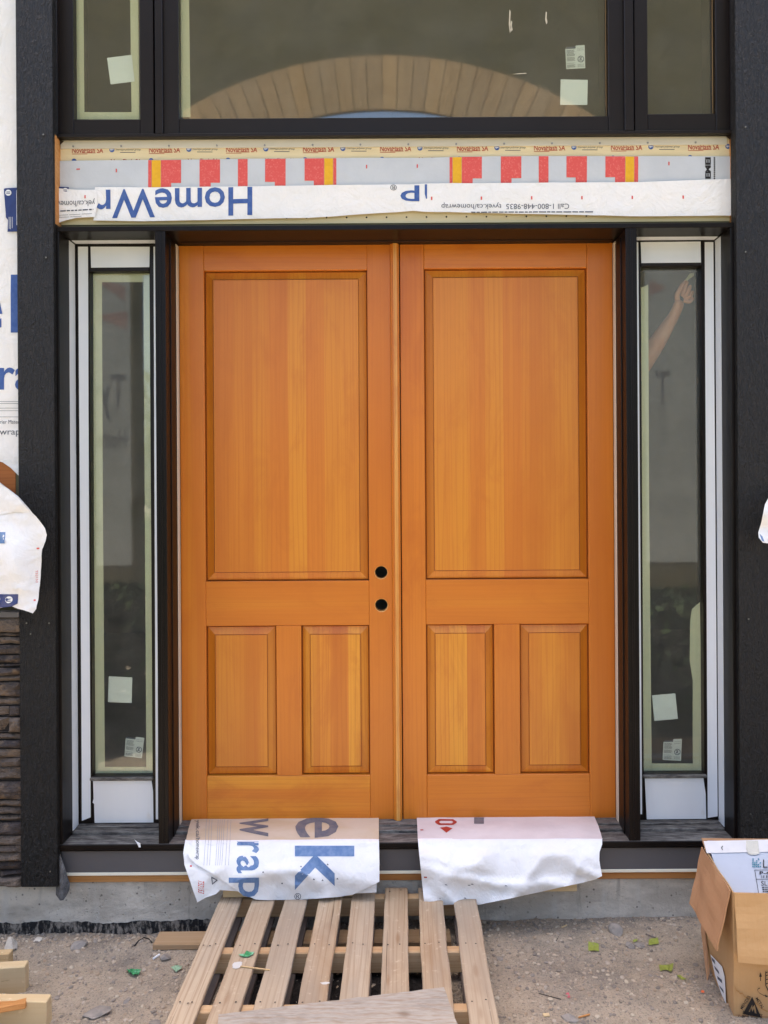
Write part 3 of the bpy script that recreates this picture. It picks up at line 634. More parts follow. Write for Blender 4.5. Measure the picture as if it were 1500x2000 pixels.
lay(poly2([[(1000, 145), (1015, 143), (1029, 142.4), (1028, 143.8), (1012, 145)]]), wall_surf(YTG - .0006), out=sme)
sm_ = obj('dried_smear', sme, MT('dried_smear', S(190, 180, 160), .8).m, t2); sm_['kind'] = 'stuff'
t3 = transom('narrow transom window at right without any sticker on its glass', 1239, 1427, 1265, 1398, 222, [])

# ------------------------------------------------------------------ flashing layers above the door
BX0, BX1 = 108.5, 1434.5
t = thing('flashing_membrane', 'cream flashing membrane with red lettering directly under the transom windows', 'membrane', at(783, 320, -0.131))
sf = wall_surf(-0.133, 0.002, 1.0)
bt = [(1434, 328)] + [(x, 322) for x in range(1400, 140, -60)] + [(109, 328)]
obj('sheet', lay(poly2([[(BX0, 268), (BX1, 264)] + bt]), sf, step=14), M_cream, t)
rd, bl, wt, ik = bmesh.new(), bmesh.new(), bmesh.new(), bmesh.new()
for k in range(9):
    x = 141 + 150.3 * k; y = 288.5 - 0.0055 * (x - 141)
    lay(text2('NovaFlash SA', (x, y, x + 61, y + 11), bold=0.012), sf, 0.0008, out=rd)
    lay(poly2([rect(x, y + 12.2, x + 30, y + 13.2)]), sf, 0.0008, out=rd)
    lay(poly2([rect(x + 22, y + 10.2, x + 46, y + 11)]), sf, 0.0008, out=rd)
    if k < 9:
        cx = x + 78; lay(poly2([disc(cx, y + 4.5, 5)]), sf, 0.0008, out=bl); lay(text2('ipg', (cx - 3.2, y + 2, cx + 3.2, y + 7), bold=0.02), sf, 0.0014, out=wt)
        if cx + 60 < 1434: lay(text2('intertape polymer group', (cx + 7, y + 2, cx + 56, y + 7), shear=0.25), sf, 0.0008, out=ik); lay(poly2([rect(cx + 16, y + 9, cx + 46, y + 10.2)]), sf, 0.0008, out=ik)
    x2 = 217 + 150.3 * k
    if x2 < 1380: lay(text2('NovaFlash SA', (x2, y + 22.5, x2 + 60, y + 33), bold=0.012), sf, 0.0008, out=rd)
    lay(poly2([disc(x + 4 if x < 1400 else x, y + 26.5, 5)]), sf, 0.0008, out=bl)
obj('lettering', rd, M_redt, t); obj('logo', bl, M_blue, t); obj('logo_print', wt, M_white, t); obj('small_print', ik, M_ink, t)
nf = thing('nailing_flange', 'off white perforated nailing flange of the transom windows, nailed along its lower edge', 'flange', at(783, 285, -0.135))
obj('flange', PB(118, 265, 1420, 286.5, -0.1385, -0.134, 0.001), M_flange, nf)
for k in range(14):
    x = 143 + 93.5 * k; p = at(x, 286 - 0.0063 * (x - 141), -0.1385)
    b = bmesh.new(); bmesh.ops.create_cone(b, cap_ends=True, segments=10, radius1=0.0045, radius2=0.0035, depth=0.003)
    bmesh.ops.transform(b, matrix=Matrix.Translation((p.x, -0.1395, p.z)) @ Matrix.Rotation(math.pi / 2, 4, 'X'), verts=b.verts); obj('nail', b, M_steel, nf)
for a, nm, lb in (([(107, 270), (125, 276), (110, 290)], 'corner_patch', 'small brown flashing corner at the left end of the cream membrane'), ([(1415, 264), (1434.5, 264), (1434.5, 280)], 'corner_patch', 'small brown flashing corner at the right end of the cream membrane')):
    tag(obj(nm, lay(poly2([a]), wall_surf(-0.1405)), M_brown), lb, 'flashing patch', 'brown corner patches')
t = thing('lower_membrane', 'cream flashing strip showing below the upside down house wrap', 'membrane', at(783, 437, -0.131))
sfl = wall_surf(-0.133, 0.001, 2.0)
obj('sheet', lay(poly2([[(BX0, 412), (BX1, 405), (BX1, 432), (BX0, 439.5)]]), sfl, step=20), M_cream, t)
mk = bmesh.new()
for k in range(30):
    x = 560 + 39 * k
    if x < 1160: lay(poly2([disc(x, 425.5 - .006 * (x - 600), 1.8, n=8)]), sfl, 0.001, out=mk)
obj('staple', mk, M_rust, t)

t = thing('grey_flashing_strip', 'grey flashing strip printed with red and yellow blocks above the door', 'flashing strip', at(783, 365, -0.137))
sg_ = wall_surf(-0.1385, 0.004, 4.0)
tops = [(110, 315), (250, 313.5), (500, 310.5), (700, 308.5), (820, 309), (900, 306.5), (1050, 305), (1250, 305.5), (1434, 306)]
def ytop(x):
    for (a, b), (c, d_) in zip(tops, tops[1:]):
        if x <= c: return b + (d_ - b) * (x - a) / (c - a)
    return tops[-1][1]
obj('sheet', lay(poly2([tops + [(1434, 362), (1200, 366), (800, 368), (400, 370), (110, 372)]]), sg_, step=12), M_grey, t)
rd, yl, bk = bmesh.new(), bmesh.new(), bmesh.new()
def blk(x0, x1, yb, out, ny=None, n0=None, n1=None):
    a, b = ytop(x0) + .6, ytop(x1) + .6
    if ny is None: lp = [(x0, a), (x1, b), (x1, yb), (x0, yb)]
    elif n1 == x1: lp = [(x0, a), (x1, b), (x1, ny), (n0, ny), (n0, yb), (x0, yb)]
    else: lp = [(x0, a), (x1, b), (x1, yb), (n1, yb), (n1, ny), (x0, ny)]
    lay(poly2([lp]), sg_, 0.0008, step=12, out=out)
blk(290, 296.6, 368, rd); blk(297, 314.6, 368, yl); blk(315, 354, 368, rd, 358, 335, 354)
blk(390, 430, 368, rd, 357.5, 412, 430); blk(465, 484, 367, rd); blk(518, 558, 366, rd, 356, 518, 537)
blk(595, 633, 366, rd, 353.5, 595, 613); blk(633.4, 650.6, 366, yl); blk(651, 657, 366, rd)
blk(878, 883.6, 364, rd); blk(884, 901.6, 364, yl); blk(902, 941, 364, rd, 349, 923, 941)
blk(978, 1018, 363, rd, 348.5, 999, 1018); blk(1052, 1071, 363, rd); blk(1106, 1146, 362, rd, 347, 1106, 1124)
blk(1182, 1220.6, 362, rd, 346.5, 1182, 1201); blk(1221, 1238, 362, yl); blk(1238.4, 1246, 362, rd)
for x, y in ((228, 334), (716, 326), (815, 325), (1306, 320)): lay(poly2([rect(x - 1.2, y - 3.5, x + 1.2, y + 3.5)]), sg_, 0.0008, out=rd)
lay(poly2([rect(150, 330, 157, 332.4)]), sg_, 0.0008, out=rd)
lay(text2('EMEI', (1376.5, 308, 1387.5, 350), rot=270, bold=0.05), sg_, 0.0008, out=bk)
for y in range(308, 352, 4): lay(poly2([rect(1393, y, 1396, y + 2.8)]), sg_, 0.0008, out=bk)
pieces('red_block', rd, M_red, t); pieces('yellow_block', yl, M_yel, t); obj('lettering', bk, M_black, t)

t = thing('house_wrap_band', 'long white house wrap band with upside down blue lettering above the door', 'house wrap', at(783, 430, -0.142))
sw = wall_surf(-0.1435, 0.007, 6.0)
bot = [(1434, 422), (1250, 423.5), (1100, 420), (1000, 418), (880, 415), (830, 414.5), (806, 412.5), (775, 415), (745, 416.5), (690, 420), (655, 423), (600, 426), (500, 427.5), (390, 430.5), (280, 432.5), (183, 431)]
obj('sheet', lay(poly2([[(186, 366), (300, 366.5), (500, 364), (650, 362), (800, 361), (840, 359), (1000, 358), (1250, 356.5), (1434, 350)] + bot]), sw, step=9), M_wrap, t, smooth=True)
lb, rd, ik = bmesh.new(), bmesh.new(), bmesh.new()
lay(text2('HomeWr', (189, 368, 493, 424), rot=180, tilt=-0.022, bold=0.012), sw, 0.001, step=9, out=lb)
lay(text2('p', (782, 363, 819, 394), rot=180, bold=0.012), sw, 0.001, step=9, out=lb)
lay(poly2([[(829.5, 361), (834, 361), (834, 389), (832, 389), (829.5, 380)]]), sw, 0.001, step=9, out=lb)
lay(text2('®', (762, 362, 775, 373), rot=180), sw, 0.001, step=9, out=ik)
lay(text2('Call 1-800-448-9835  tyvek.ca/homewrap', (862, 396, 1111, 409.5), rot=180, tilt=-0.003), sw, 0.001, step=9, out=ik)
x = 920
while x < 1155: wd = random.uniform(5, 16); lay(poly2([rect(x, 414.2 - .002 * (x - 920), x + wd, 416.4 - .002 * (x - 920))]), sw, 0.001, step=9, out=ik); x += wd + 2
for x in (843, 940, 1038, 1136, 1234, 1333, 1430): lay(poly2([rect(x - 1.4, 385 - .004 * (x - 843), x + 1.4, 391.5 - .004 * (x - 843))]), sw, 0.001, out=rd)
pieces('letter', lb, M_blue, t); obj('small_print', ik, M_ink, t); obj('red_mark', rd, M_red, t)
t = thing('house_wrap_patch', 'short patch of house wrap at the left end of the upside down wrap band', 'house wrap', at(150, 430, -0.146))
s2 = wall_surf(-0.147, 0.006, 9.0, 1.6)
obj('sheet', lay(poly2([[(109, 368), (150, 371), (189, 371), (191, 400), (186, 424), (150, 426), (128, 431), (112, 437), (108.5, 436)]]), s2, step=7), M_wrap, t, smooth=True)
ik, rd = bmesh.new(), bmesh.new()
lay(text2('yek.ca/homew', (110, 389, 186, 404), rot=180, tilt=-.03), s2, 0.001, step=7, out=ik)
for yy, a, b in ((412, 112, 183), (421, 112, 180), (425, 114, 160)):
    x = a
    while x < b: wd = random.uniform(4, 12) if yy == 412 else 22; lay(poly2([[(x, yy - .05 * (x - a)), (min(b, x + wd), yy - .05 * (x + wd - a)), (min(b, x + wd), yy - .05 * (x + wd - a) + (2.4 if yy == 412 else .7)), (x, yy - .05 * (x - a) + (2.4 if yy == 412 else .7))]]), s2, 0.001, step=7, out=ik); x += wd + 2
lay(poly2([rect(165.5, 382, 168, 388)]), s2, 0.001, out=rd)
obj('lettering', ik, M_ink, t); obj('red_mark', rd, M_red, t)
def navy(label, outline, circ, Y, seed, lines=()):
    t = thing('sheathing_tape', label, 'tape', at(outline[0][0], outline[0][1], Y)); s_ = wall_surf(Y, 0.003, seed, 2)
    obj('strip', lay(poly2([outline]), s_, step=8), M_navy, t)
    wt, bl = bmesh.new(), bmesh.new()
    for cx, cy, r in circ:
        lay(poly2([disc(cx, cy, r)]), s_, 0.0008, out=wt)
        for dy in (-.35, .1): lay(poly2([rect(cx - r * .65, cy + r * dy, cx + r * .65, cy + r * (dy + .22))]), s_, 0.0014, out=bl)
    for l in lines: lay(poly2([l]), s_, 0.0008, out=wt)
    obj('logo', wt, M_white, t)
    if circ: obj('logo_print', bl, M_navy, t)
    else: bl.free()
navy('navy blue sheathing tape with round logo in the upper left corner of the door recess', [(108.5, 290), (112, 292), (112.5, 365), (135, 366), (133, 384), (122, 389), (108.5, 391)], [(128, 373, 5.5)], -0.1475, 2)
navy('navy blue tape sliver at the right end of the grey flashing strip', [(1429, 322), (1434.5, 300), (1434.5, 323)], [], -0.1475, 5)

# ------------------------------------------------------------------ left wall: wrap, tape, boards, stone
YL = -0.16
t = thing('house_wrap_wall', 'white house wrap with cropped blue letters on the wall left of the trim board', 'house wrap', at(0, 900, YL))
sv_ = wall_surf(YL, 0.006, 12.0)
obj('sheet', lay(poly2([[(-160, -60), (45, -60), (55, 940), (36, 928), (22, 914), (6, 903), (-30, 893), (-160, 880)]]), sv_, step=14), M_wrap, t, smooth=True)
lb, ik = bmesh.new(), bmesh.new()
lay(text2('e', (-78, 572, 6, 648), bold=0.01), sv_, 0.001, step=14, out=lb)
lay(text2('k', (22, 537, 100, 650), bold=0.01), sv_, 0.001, step=14, out=lb)
lay(text2('ra', (-1, 718, 66, 762), bold=0.01), sv_, 0.001, step=14, out=lb)
lay(text2('homewrap', (-45, 837, 40, 853)), sv_, 0.001, step=14, out=ik)
lay(text2('An Air Barrier Material', (-40, 820, 46, 828)), sv_, 0.001, step=14, out=ik)
for y in (784, 788, 797, 802, 814): lay(poly2([rect(-100, y, 50, y + .7)]), sv_, 0.001, step=20, out=ik)
pieces('letter', lb, M_blue, t); obj('small_print', ik, M_ink, t)
navy('navy blue sheathing tape on the wall wrap left of the trim board', [(8, 369), (12, 368), (50, 366), (50, 452), (15, 453), (16, 430), (12, 425)], [(17, 377, 6)], YL - 0.008, 8, [rect(18, 424, 18.8, 447), rect(20.5, 424, 21.2, 448), rect(24, 424, 24.8, 446), rect(33, 372, 34, 440)])
zc0 = at(0, 1205, -0.19).z
t = thing('wall_plank', 'orange brown wood showing through the torn wrap at the left edge', 'plank', at(0, 960, -0.157))
obj('board', PB(-160, 880, 30.5, 1000, -0.158, -0.1555, 0.001), wood('stained_plank', S(176, 104, 52), S(140, 72, 30), S(190, 120, 62), 0, rough=0.6, spec=0.3), t)

t = thing('loose_wrap_flap', 'loose torn house wrap flap hanging over the left trim board', 'house wrap', at(0, 1190, -0.24))
def flap(px, py, lift=0):
    e = sm(-40, 95, px); v = sm(935, 1195, py)
    Y = -0.206 - 0.05 * math.sin(e * 2.6) * (0.4 + 0.6 * math.sin(v * 3.1)) - 0.02 * math.sin((px + 60 - (py - 1000) * .45) / 21) * sm(945, 1060, py) - 0.03 * v
    p = at(px, py, Y); p.y -= 0.022 * (wr(p.x, p.z, 21, 2.2) + .5) + lift; return p
obj('sheet', lay(poly2([[(-120, 925), (-30, 928), (0, 938), (15, 950), (40, 970), (62, 995), (82, 1018), (92, 1032), (95.5, 1044), (93, 1056), (86, 1073), (84, 1100), (81, 1135), (77, 1170), (74, 1188), (67, 1197), (52, 1191), (38, 1188), (26, 1182), (0, 1187), (-120, 1185)]]), flap, step=6), M_wrap, t, smooth=True)
def flap2(px, py, lift=0):
    p = flap(px, py, lift); p.y -= 0.012 * sm(1004, 985, py) + 0.004; return p
obj('folded_edge', lay(poly2([[(-120, 922), (-30, 926), (0, 936.5), (15, 948.5), (40, 968.5), (62, 994), (74, 1008), (66, 1005), (52, 1000), (30, 1000), (0, 1006), (-60, 1015), (-120, 1020)]]), flap2, step=6), M_wrap, t, smooth=True)
lb, rd, nv, wt = bmesh.new(), bmesh.new(), bmesh.new(), bmesh.new()
lay(poly2([rect(-40, 1039, 13, 1061)]), flap, 0.0012, step=6, out=lb)
lay(text2('T52153', (72.5, 1113, 77, 1137), rot=90), flap, 0.0012, out=rd)
lay(poly2([rect(76, 1069, 81, 1072)]), flap, 0.0012, out=rd); lay(poly2([rect(68, 1170, 72, 1173)]), flap, 0.0012, out=rd)
lay(poly2([[(-120, 1157), (38, 1160), (38, 1178), (28, 1183), (0, 1186), (-120, 1184)]]), flap, 0.0014, step=6, out=nv)
lay(poly2([disc(22, 1170, 6.5)]), flap, 0.0024, out=wt)
for y in (1168, 1172): lay(poly2([rect(18, y, 26, y + 1.6)]), flap, 0.003, out=nv)
obj('faded_block', lb, M_bluef, t); obj('red_print', rd, M_red, t); obj('tape', nv, M_navy, t); obj('tape_logo', wt, M_white, t)

t = thing('wrap_corner', 'small curled corner of house wrap poking in at the right edge', 'house wrap', at(1495, 1060, -0.23))
def cfl(px, py, lift=0):
    p = at(px, py, -0.215 - 0.03 * sm(1530, 1480, px) + 0.01 * math.sin(py / 9)); p.y -= lift; return p
obj('sheet', lay(poly2([[(1540, 940), (1503, 968), (1494, 985), (1487, 1020), (1481, 1040), (1482, 1050), (1490, 1060), (1540, 1066)]]), cfl, step=6), M_wrap, t, smooth=True)
ik = bmesh.new(); lay(poly2([[(1483, 1042), (1489, 1048), (1493, 1058), (1488, 1056)]]), cfl, .001, out=ik); obj('print', ik, M_bluef, t)

t = thing('stone_veneer', 'dark brown ledge stone veneer at the lower left beside the trim board', 'stone wall', at(20, 1732, -0.19))
zs0, zs1 = at(20, 1732, -0.19).z, at(20, 1206, -0.19).z
xe = at(39.5, 1450, -0.2).x
obj('mortar', B(-2.5, xe - 0.002, -0.172, -0.156, zs0, zs1), M_mortar, t)
obj('cap', B(-2.5, xe - 0.001, -0.205, -0.157, zs1 + 0.002, zs1 + 0.024, 0.002), M_flash, t)
rows = [(25, 142), (146, 178), (180, 238), (241, 318), (322, 384), (388, 416), (420, 472), (476, 524), (530, 648), (653, 714), (720, 802), (806, 926), (935, 981), (985, 1046), (1050, 1120), (1124, 1190), (1195, 1290), (1311, 1452), (1458, 1510), (1514, 1574), (1578, 1624), (1630, 1722), (1727, 1800), (1804, 1860), (1865, 1932), (1936, 2004), (2008, 2050), (2054, 2125)]
rs = random.Random(11)
def stone(x0, x1, z0, z1):
    bm = B(x0, x1, -0.19 - rs.uniform(-.010, .014), -0.165, z0 + .0015, z1 - .0015)
    bmesh.ops.subdivide_edges(bm, edges=bm.edges[:], cuts=5, use_grid_fill=True)
    sd = rs.uniform(0, 90)
    for v in bm.verts:
        f = 1.0 if v.co.y < -0.18 else 0.4
        n = noise.noise_vector(Vector((v.co.x * 16, v.co.z * 30, sd)))
        ed = min(v.co.z - z0, z1 - v.co.z, (v.co.x - x0), (x1 - v.co.x))
        if v.co.y < -0.18: v.co.y += 0.012 * sm(0.012, 0, ed) + 0.012 * n.y + 0.006 * noise.noise(Vector((v.co.x * 40, v.co.z * 60, sd)))
        v.co.x += 0.003 * n.x * f; v.co.z += 0.0025 * n.z * f
    obj('stone', bm, M_stone, t)
for i, (a, b) in enumerate(rows):
    z1, z0 = at(20, 1200 + a / 4, -0.19).z, at(20, 1200 + b / 4, -0.19).z
    x = xe - 0.001
    first = True
    while x > -2.0:
        wd = rs.uniform(0.11, 0.30)
        if first and (a in (720, 806)): wd = 0.052
        elif first: wd = rs.uniform(0.09, .26)
        stone(x - wd + 0.0025, x - 0.0015, z0, z1); x -= wd; first = False

# felt scrap by the corner of the sill
t = thing('felt_scrap', 'ragged grey felt scrap hanging from the left end of the sill', 'felt scrap', at(122, 1755, -0.2))
def felt(px, py, lift=0):
    p = at(px, py, -0.172 - 0.035 * math.sin(sm(108, 138, px) * 3.14) * sm(1655, 1700, py)); p.y -= 0.008 * wr(p.x * 3, p.z * 3, 5) + lift; return p
obj('sheet', lay(poly2([[(112, 1658), (117, 1662), (122, 1680), (130, 1705), (137, 1726), (136, 1738), (130, 1750), (124, 1758), (117, 1759), (109, 1748), (109, 1715), (111, 1685)]]), felt, step=4), M_felt, t, smooth=True)

# ------------------------------------------------------------------ house wrap sheets on the threshold
ZD = zs + 0.0185
zdr = zs + 0.006
def drp(seed, amp, out_):
    def f(px, py, lift=0.0):
        Y0 = YF - 0.012; p = at(px, py, Y0)
        if p.z > zdr:
            p = atz(px, py, zdr); k = sm(Y0, -0.08, p.y)
            p.z += 0.016 * k + 0.002 * noise.noise(Vector((p.x * 9, p.y * 20, seed))) + lift
            return p
        e = sm(0, 0.06, zdr - p.z); q = sm(0, 0.13, zdr - p.z)
        a = 0.6 * noise.noise(Vector((p.x * 3.2, p.z * 4, seed)))
        for k_, (fx, fz, g) in enumerate(((2.6, -3.4, .5), (3.5, 4.2, .4), (7.5, 5.0, .16))):
            a += g * max(0, 1 - 4.5 * abs(noise.noise(Vector((p.x * fx + p.z * fz * .6, p.z * fz - p.x * fx * .4, seed + 5.1 * k_)))))
        r = at(px, py, Y0 - amp * e * (a + 0.35) - out_ * q)
        r.y -= lift; r.z += lift * (1 - e); return r
    return f
t = thing('threshold_wrap', 'soiled house wrap sheet with sideways blue letters draped over the threshold under the left door', 'house wrap', at(560, 1757, -0.22))
dl = drp(31, 0.032, 0.05)
foldy = lambda x: 1640.5 - 0.0063 * (x - 560)
obj('back_flap', lay(poly2([[(362, 1641), (357, 1668), (358, 1692), (366, 1715), (376, 1745), (383.5, 1766), (400, 1757), (420, 1750), (428, 1742), (470, 1745), (470, 1660)]]), lambda a, b, l=0: dl(a, b, l) + Vector((0, 0.014 * sm(1650, 1690, b), 0)), step=7), M_wrapd, t, smooth=True)
obj('back_layer', lay(poly2([[(640, 1700), (741, 1690), (736, 1718), (735, 1746), (690, 1748), (640, 1750)]]), lambda a, b, l=0: dl(a, b, l) + Vector((0, 0.011, 0)), step=9), M_wrapd, t, smooth=True)
obj('sheet', lay(poly2([[(366, foldy(366)), (740, foldy(740)), (741, 1680), (741, 1722), (722, 1731), (690, 1747), (660, 1752), (590, 1757), (520, 1758), (500, 1757), (470, 1745), (435, 1719), (405, 1700), (383, 1688), (372, 1678), (364, 1665)]]), dl, step=7), M_wrapd, t, smooth=True)
obj('tread_part', lay(poly2([[(374, 1607.5), (740, 1603.5), (740, foldy(740) + .6), (363, foldy(363) + .6)]]), dl, step=6, face=Vector((0, 0, 1))), M_wrapt, t, smooth=True)
lb, lg, ik, ikf, rd = bmesh.new(), bmesh.new(), bmesh.new(), bmesh.new(), bmesh.new()
kk = dict(rot=90, bold=0.012)
lay(text2('k', (576, 1652, 692, 1738), **kk), dl, 0.0012, step=6, out=lb)
lay(text2('r', (463, 1644, 506, 1666), **kk), dl, 0.0012, step=6, out=lb)
lay(text2('a', (462, 1671, 506, 1705), **kk), dl, 0.0012, step=6, out=lb)
lay(text2('p', (447, 1714, 506, 1752), **kk), dl, 0.0012, step=6, out=lb)
lay(text2('e', (577, 1604.5, 661, 1638.5), **kk), dl, 0.0012, step=5, out=lg)
lay(text2('w', (468, 1606.5, 524, 1637), **kk), dl, 0.0012, step=5, out=lg)
lay(text2('®', (575, 1744, 588, 1757)), dl, 0.0012, step=6, out=ik)
lay(text2('yvek.ca/homewrap', (380, 1610, 391, 1678), rot=90), dl, 0.0012, step=5, out=ik)
for x in (401, 407, 412, 424, 428, 432, 436, 443, 449):
    lay(poly2([[(x + 2, 1609), (x + 2.6, 1609), (x - 3 + .6, 1690), (x - 3, 1690)]]), dl, 0.0012, step=6, out=ikf)
lay(text2('T52153', (385, 1723, 397, 1748), rot=90, tilt=0.3), lambda a, b, l=0: dl(a, b, l) + Vector((0, 0.014, 0)), 0.0012, out=rd)
lay(poly2([rect(369, 1693, 373, 1696)]), lambda a, b, l=0: dl(a, b, l) + Vector((0, 0.014, 0)), 0.0012, out=rd)
lay(poly2([[(411, 1715), (424, 1722), (413, 1731)], [(413, 1718), (421, 1722), (414, 1728)]]), lambda a, b, l=0: dl(a, b, l) + Vector((0, 0.013, 0)), 0.0014, out=ik)
for x, y in ((551, 1725), (613, 1717), (630, 1719), (659, 1716), (640, 1688), (514, 1703), (588, 1692)): lay(poly2([[(x - 2, y + 1), (x, y - 2), (x + 2.2, y + 1.4)]]), dl, 0.0014, out=ik)
pieces('letter', lb, M_bluef, t); pieces('soiled_letter', lg, M_blueg, t); obj('small_print', ik, M_ink, t); obj('rule_lines', ikf, M_inkl, t); obj('red_print', rd, M_red, t)

t = thing('threshold_wrap', 'creased white house wrap sheet draped over the threshold under the right door', 'house wrap', at(990, 1766, -0.22))
dr = drp(47, 0.05, 0.03)
obj('sheet', lay(poly2([[(816, 1638.5), (1176.5, 1637.5), (1176, 1650), (1171, 1664), (1170.5, 1680), (1173, 1695), (1176, 1711), (1162, 1718), (1138, 1724), (1100, 1732), (1060, 1741), (1000, 1754), (950, 1764), (936, 1767), (900, 1766), (860, 1768), (832, 1769), (828, 1760), (823, 1710), (819, 1670)]]), dr, step=7), M_wrapd, t, smooth=True)
obj('tread_part', lay(poly2([[(814, 1604.5), (1161, 1602), (1176.5, 1638.5), (816, 1639.5)]]), dr, step=6, face=Vector((0, 0, 1))), M_wrapp, t, smooth=True)
rd, lb = bmesh.new(), bmesh.new()
def rr(x0, y0, x1, y1, r):
    return [(x0 + r, y0), (x1 - r, y0), (x1, y0 + r * .6), (x1, y1 - r * .6), (x1 - r, y1), (x0 + r, y1), (x0, y1 - r * .6), (x0, y0 + r * .6)]
lay(poly2([rr(850, 1608, 892, 1619, 7), rr(858, 1611, 885, 1616, 3)]), dr, 0.0012, step=6, out=rd)
lay(poly2([[(859, 1624), (872, 1622), (884, 1625), (872, 1631.5)]]), dr, 0.0012, step=6, out=rd)
for a in (rect(821, 1627, 827, 1628.4), rect(828, 1712, 834, 1714.5)): lay(poly2([a]), dr, 0.0012, out=rd)
lay(poly2([rect(926, 1604.5, 945, 1617)]), dr, 0.0012, step=5, out=lb)
ik = bmesh.new()
for x, y in ((916, 1729), (922, 1727), (871, 1728), (908, 1754), (858, 1754), (988, 1730)): lay(poly2([[(x - 3, y), (x, y - 1.5), (x + 3.5, y + 1)]]), dr, 0.0014, out=ik)
obj('red_print', rd, M_redt, t); pieces('letter', lb, M_blueg, t); obj('staple', ik, M_ink, t)
# torn scrap on the sill
t = thing('wrap_scrap', 'tiny white torn scrap lying on the front edge of the sill below the left sidelight', 'scrap')
b = poly2([[(262, 1639), (268, 1644), (274, 1647), (275, 1655), (271, 1655), (268, 1648)]])
obj('scrap', lay(b, lambda a, c, l=0: at(a, c, YF - 0.006) if c > 1645 else atz(a, c, zs + 0.003)), M_white, t)
for q in ((206, 1656, 219, 1657.5), (275, 1655.5, 288, 1657), (1195, 1650, 1207, 1651.5), (1277, 1649, 1288, 1650.5)):
    obj('sill_clip', PB(*q, -0.166, -0.16, 0), M_white, ef)

# ------------------------------------------------------------------ pallet
zp = 0.021
t = thing('wooden_pallet', 'weathered wooden pallet used as a step below the doors', 'pallet', (0, -0.6, zp))
deck = [(425, 468, 1767), (488, 533, 1767), (555, 599, 1760), (622, 667, 1760), (688, 733, 1745), (752, 796, 1737), (818, 865, 1760), (887, 932, 1768)]
zd = 0.128; rp = random.Random(4)
ends = [-0.155, -0.16, -0.152, -0.158, -0.16, -0.153, -0.156, -0.158]
nl = bmesh.new()
for i, (a, b, y) in enumerate(deck):
    p, q = atz(a, y, zd), atz(b, y, zd); yb = ends[i]
    bm = B(p.x, q.x, -1.20, yb, 0.1115, zd + rp.uniform(-.001, .002), 0.0025)
    bmesh.ops.subdivide_edges(bm, edges=[e for e in bm.edges if abs(e.verts[0].co.y - e.verts[1].co.y) > 0.5], cuts=24)
    sd = rp.uniform(0, 50)
    for v in bm.verts:
        v.co.x += 0.0035 * noise.noise(Vector((v.co.y * 6, sd, round(v.co.x, 1)))) + 0.001 * noise.noise(Vector((v.co.y * 40, sd, 3)))
        v.co.z += 0.0015 * noise.noise(Vector((v.co.y * 4, sd, 9)))
    obj('deck_board', bm, M_pal, t)
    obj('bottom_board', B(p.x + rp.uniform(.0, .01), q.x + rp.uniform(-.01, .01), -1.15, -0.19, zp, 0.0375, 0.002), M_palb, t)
    for yy in (-0.185, -0.545, -0.852):
        for dx in (.22, .72) if i else (.18, .5, .7):
            c = bmesh.new(); bmesh.ops.create_circle(c, cap_ends=True, segments=7, radius=0.0032)
            bmesh.ops.translate(c, verts=c.verts, vec=(p.x + dx * (q.x - p.x) + rp.uniform(-.006, .006), yy + rp.uniform(-.006, .006), zd + 0.0035)); add(nl, c)
o = obj('nails', nl, M_rust, t); o['kind'] = 'stuff'
px0, px1 = atz(427, 1767, zd).x, atz(934, 1768, zd).x
for y0, y1 in ((-0.205, -0.165), (-0.565, -0.525), (-0.872, -0.832), (-1.18, -1.14)):
    obj('stringer', B(px0 + .004, px1 - .006, y0 + .002, y1, 0.038, 0.111, 0.003), M_pals, t)
tag(obj('splinter', OB(atz(470, 1888, .131).xy, atz(527, 1894, .133).xy, 0.005, 0.1305, 0.1335, 0), M_lum), 'pale wood splinter lying across two pallet boards', 'splinter')
# paint marks on the boards are thin dried blobs
def blob(px, py, r, z, m, seed, sy=0.6):
    c = atz(px, py, z); n = 16
    b = bmesh.new(); vs_ = []
    for i in range(n):
        a = 2 * math.pi * i / n; k = r * (1 + 0.45 * noise.noise(Vector((math.cos(a) * 2, math.sin(a) * 2, seed))))
        vs_.append(b.verts.new((c.x + k * math.cos(a), c.y + k * sy * math.sin(a), z)))
    b.faces.new(vs_); return b
obj('paint_spot', blob(463, 1885, 0.016, zd + 0.0032, None, 1, 1.2), M_pspot, t)
obj('paint_spot', blob(635, 1920, 0.016, zd + 0.0032, None, 6, .4), M_pspot, t)

# planks
z0p = zd + 0.003
def plank(label, p, q, wd, z0, z1, m, name='plank', bev=0.003, jit=0.0, cat='plank', group=None):
    t = OB(p, q, wd, z0, z1, bev, jit=jit); o = obj(name, t, m); return tag(o, label, cat, group)
a, b_ = atz(427, 1752, z0p + .038), atz(687, 1746, z0p + .038)
plank('short pale plank lying on the back end of the pallet under the lettered wrap', (a.x, -0.193), (b_.x, -0.188), 0.075, z0p, z0p + 0.037, M_lum, jit=0.001)
a, b_ = at(858, 1740, -0.20), at(1127, 1738, -0.20)
t_ = B(a.x, b_.x, -0.2, -0.135, z0p, z0p + 0.036, 0.002)
tag(obj('plank', t_, M_lum), 'pale plank end sticking out below the creased white wrap', 'plank')
a, b_ = atz(298, 1845, 0.018), atz(470, 1840, 0.018)
plank('flat grey brown plank on the dirt, jutting out left of the pallet', (a.x, -0.308), (0.18, -0.300), 0.088, -0.002, 0.0205, wood('plank_flat', S(178, 150, 118), S(150, 118, 84), S(194, 170, 138), 0, rough=0.8, spec=0.1))
c1, c2, c3 = atz(427, 1980, .148), atz(867, 1927, .148), atz(908, 2000, .148)
v1 = (c1 - c2).xy.normalized(); v2 = Vector((-v1.y, v1.x)); v2 = v2 if v2.y < 0 else -v2
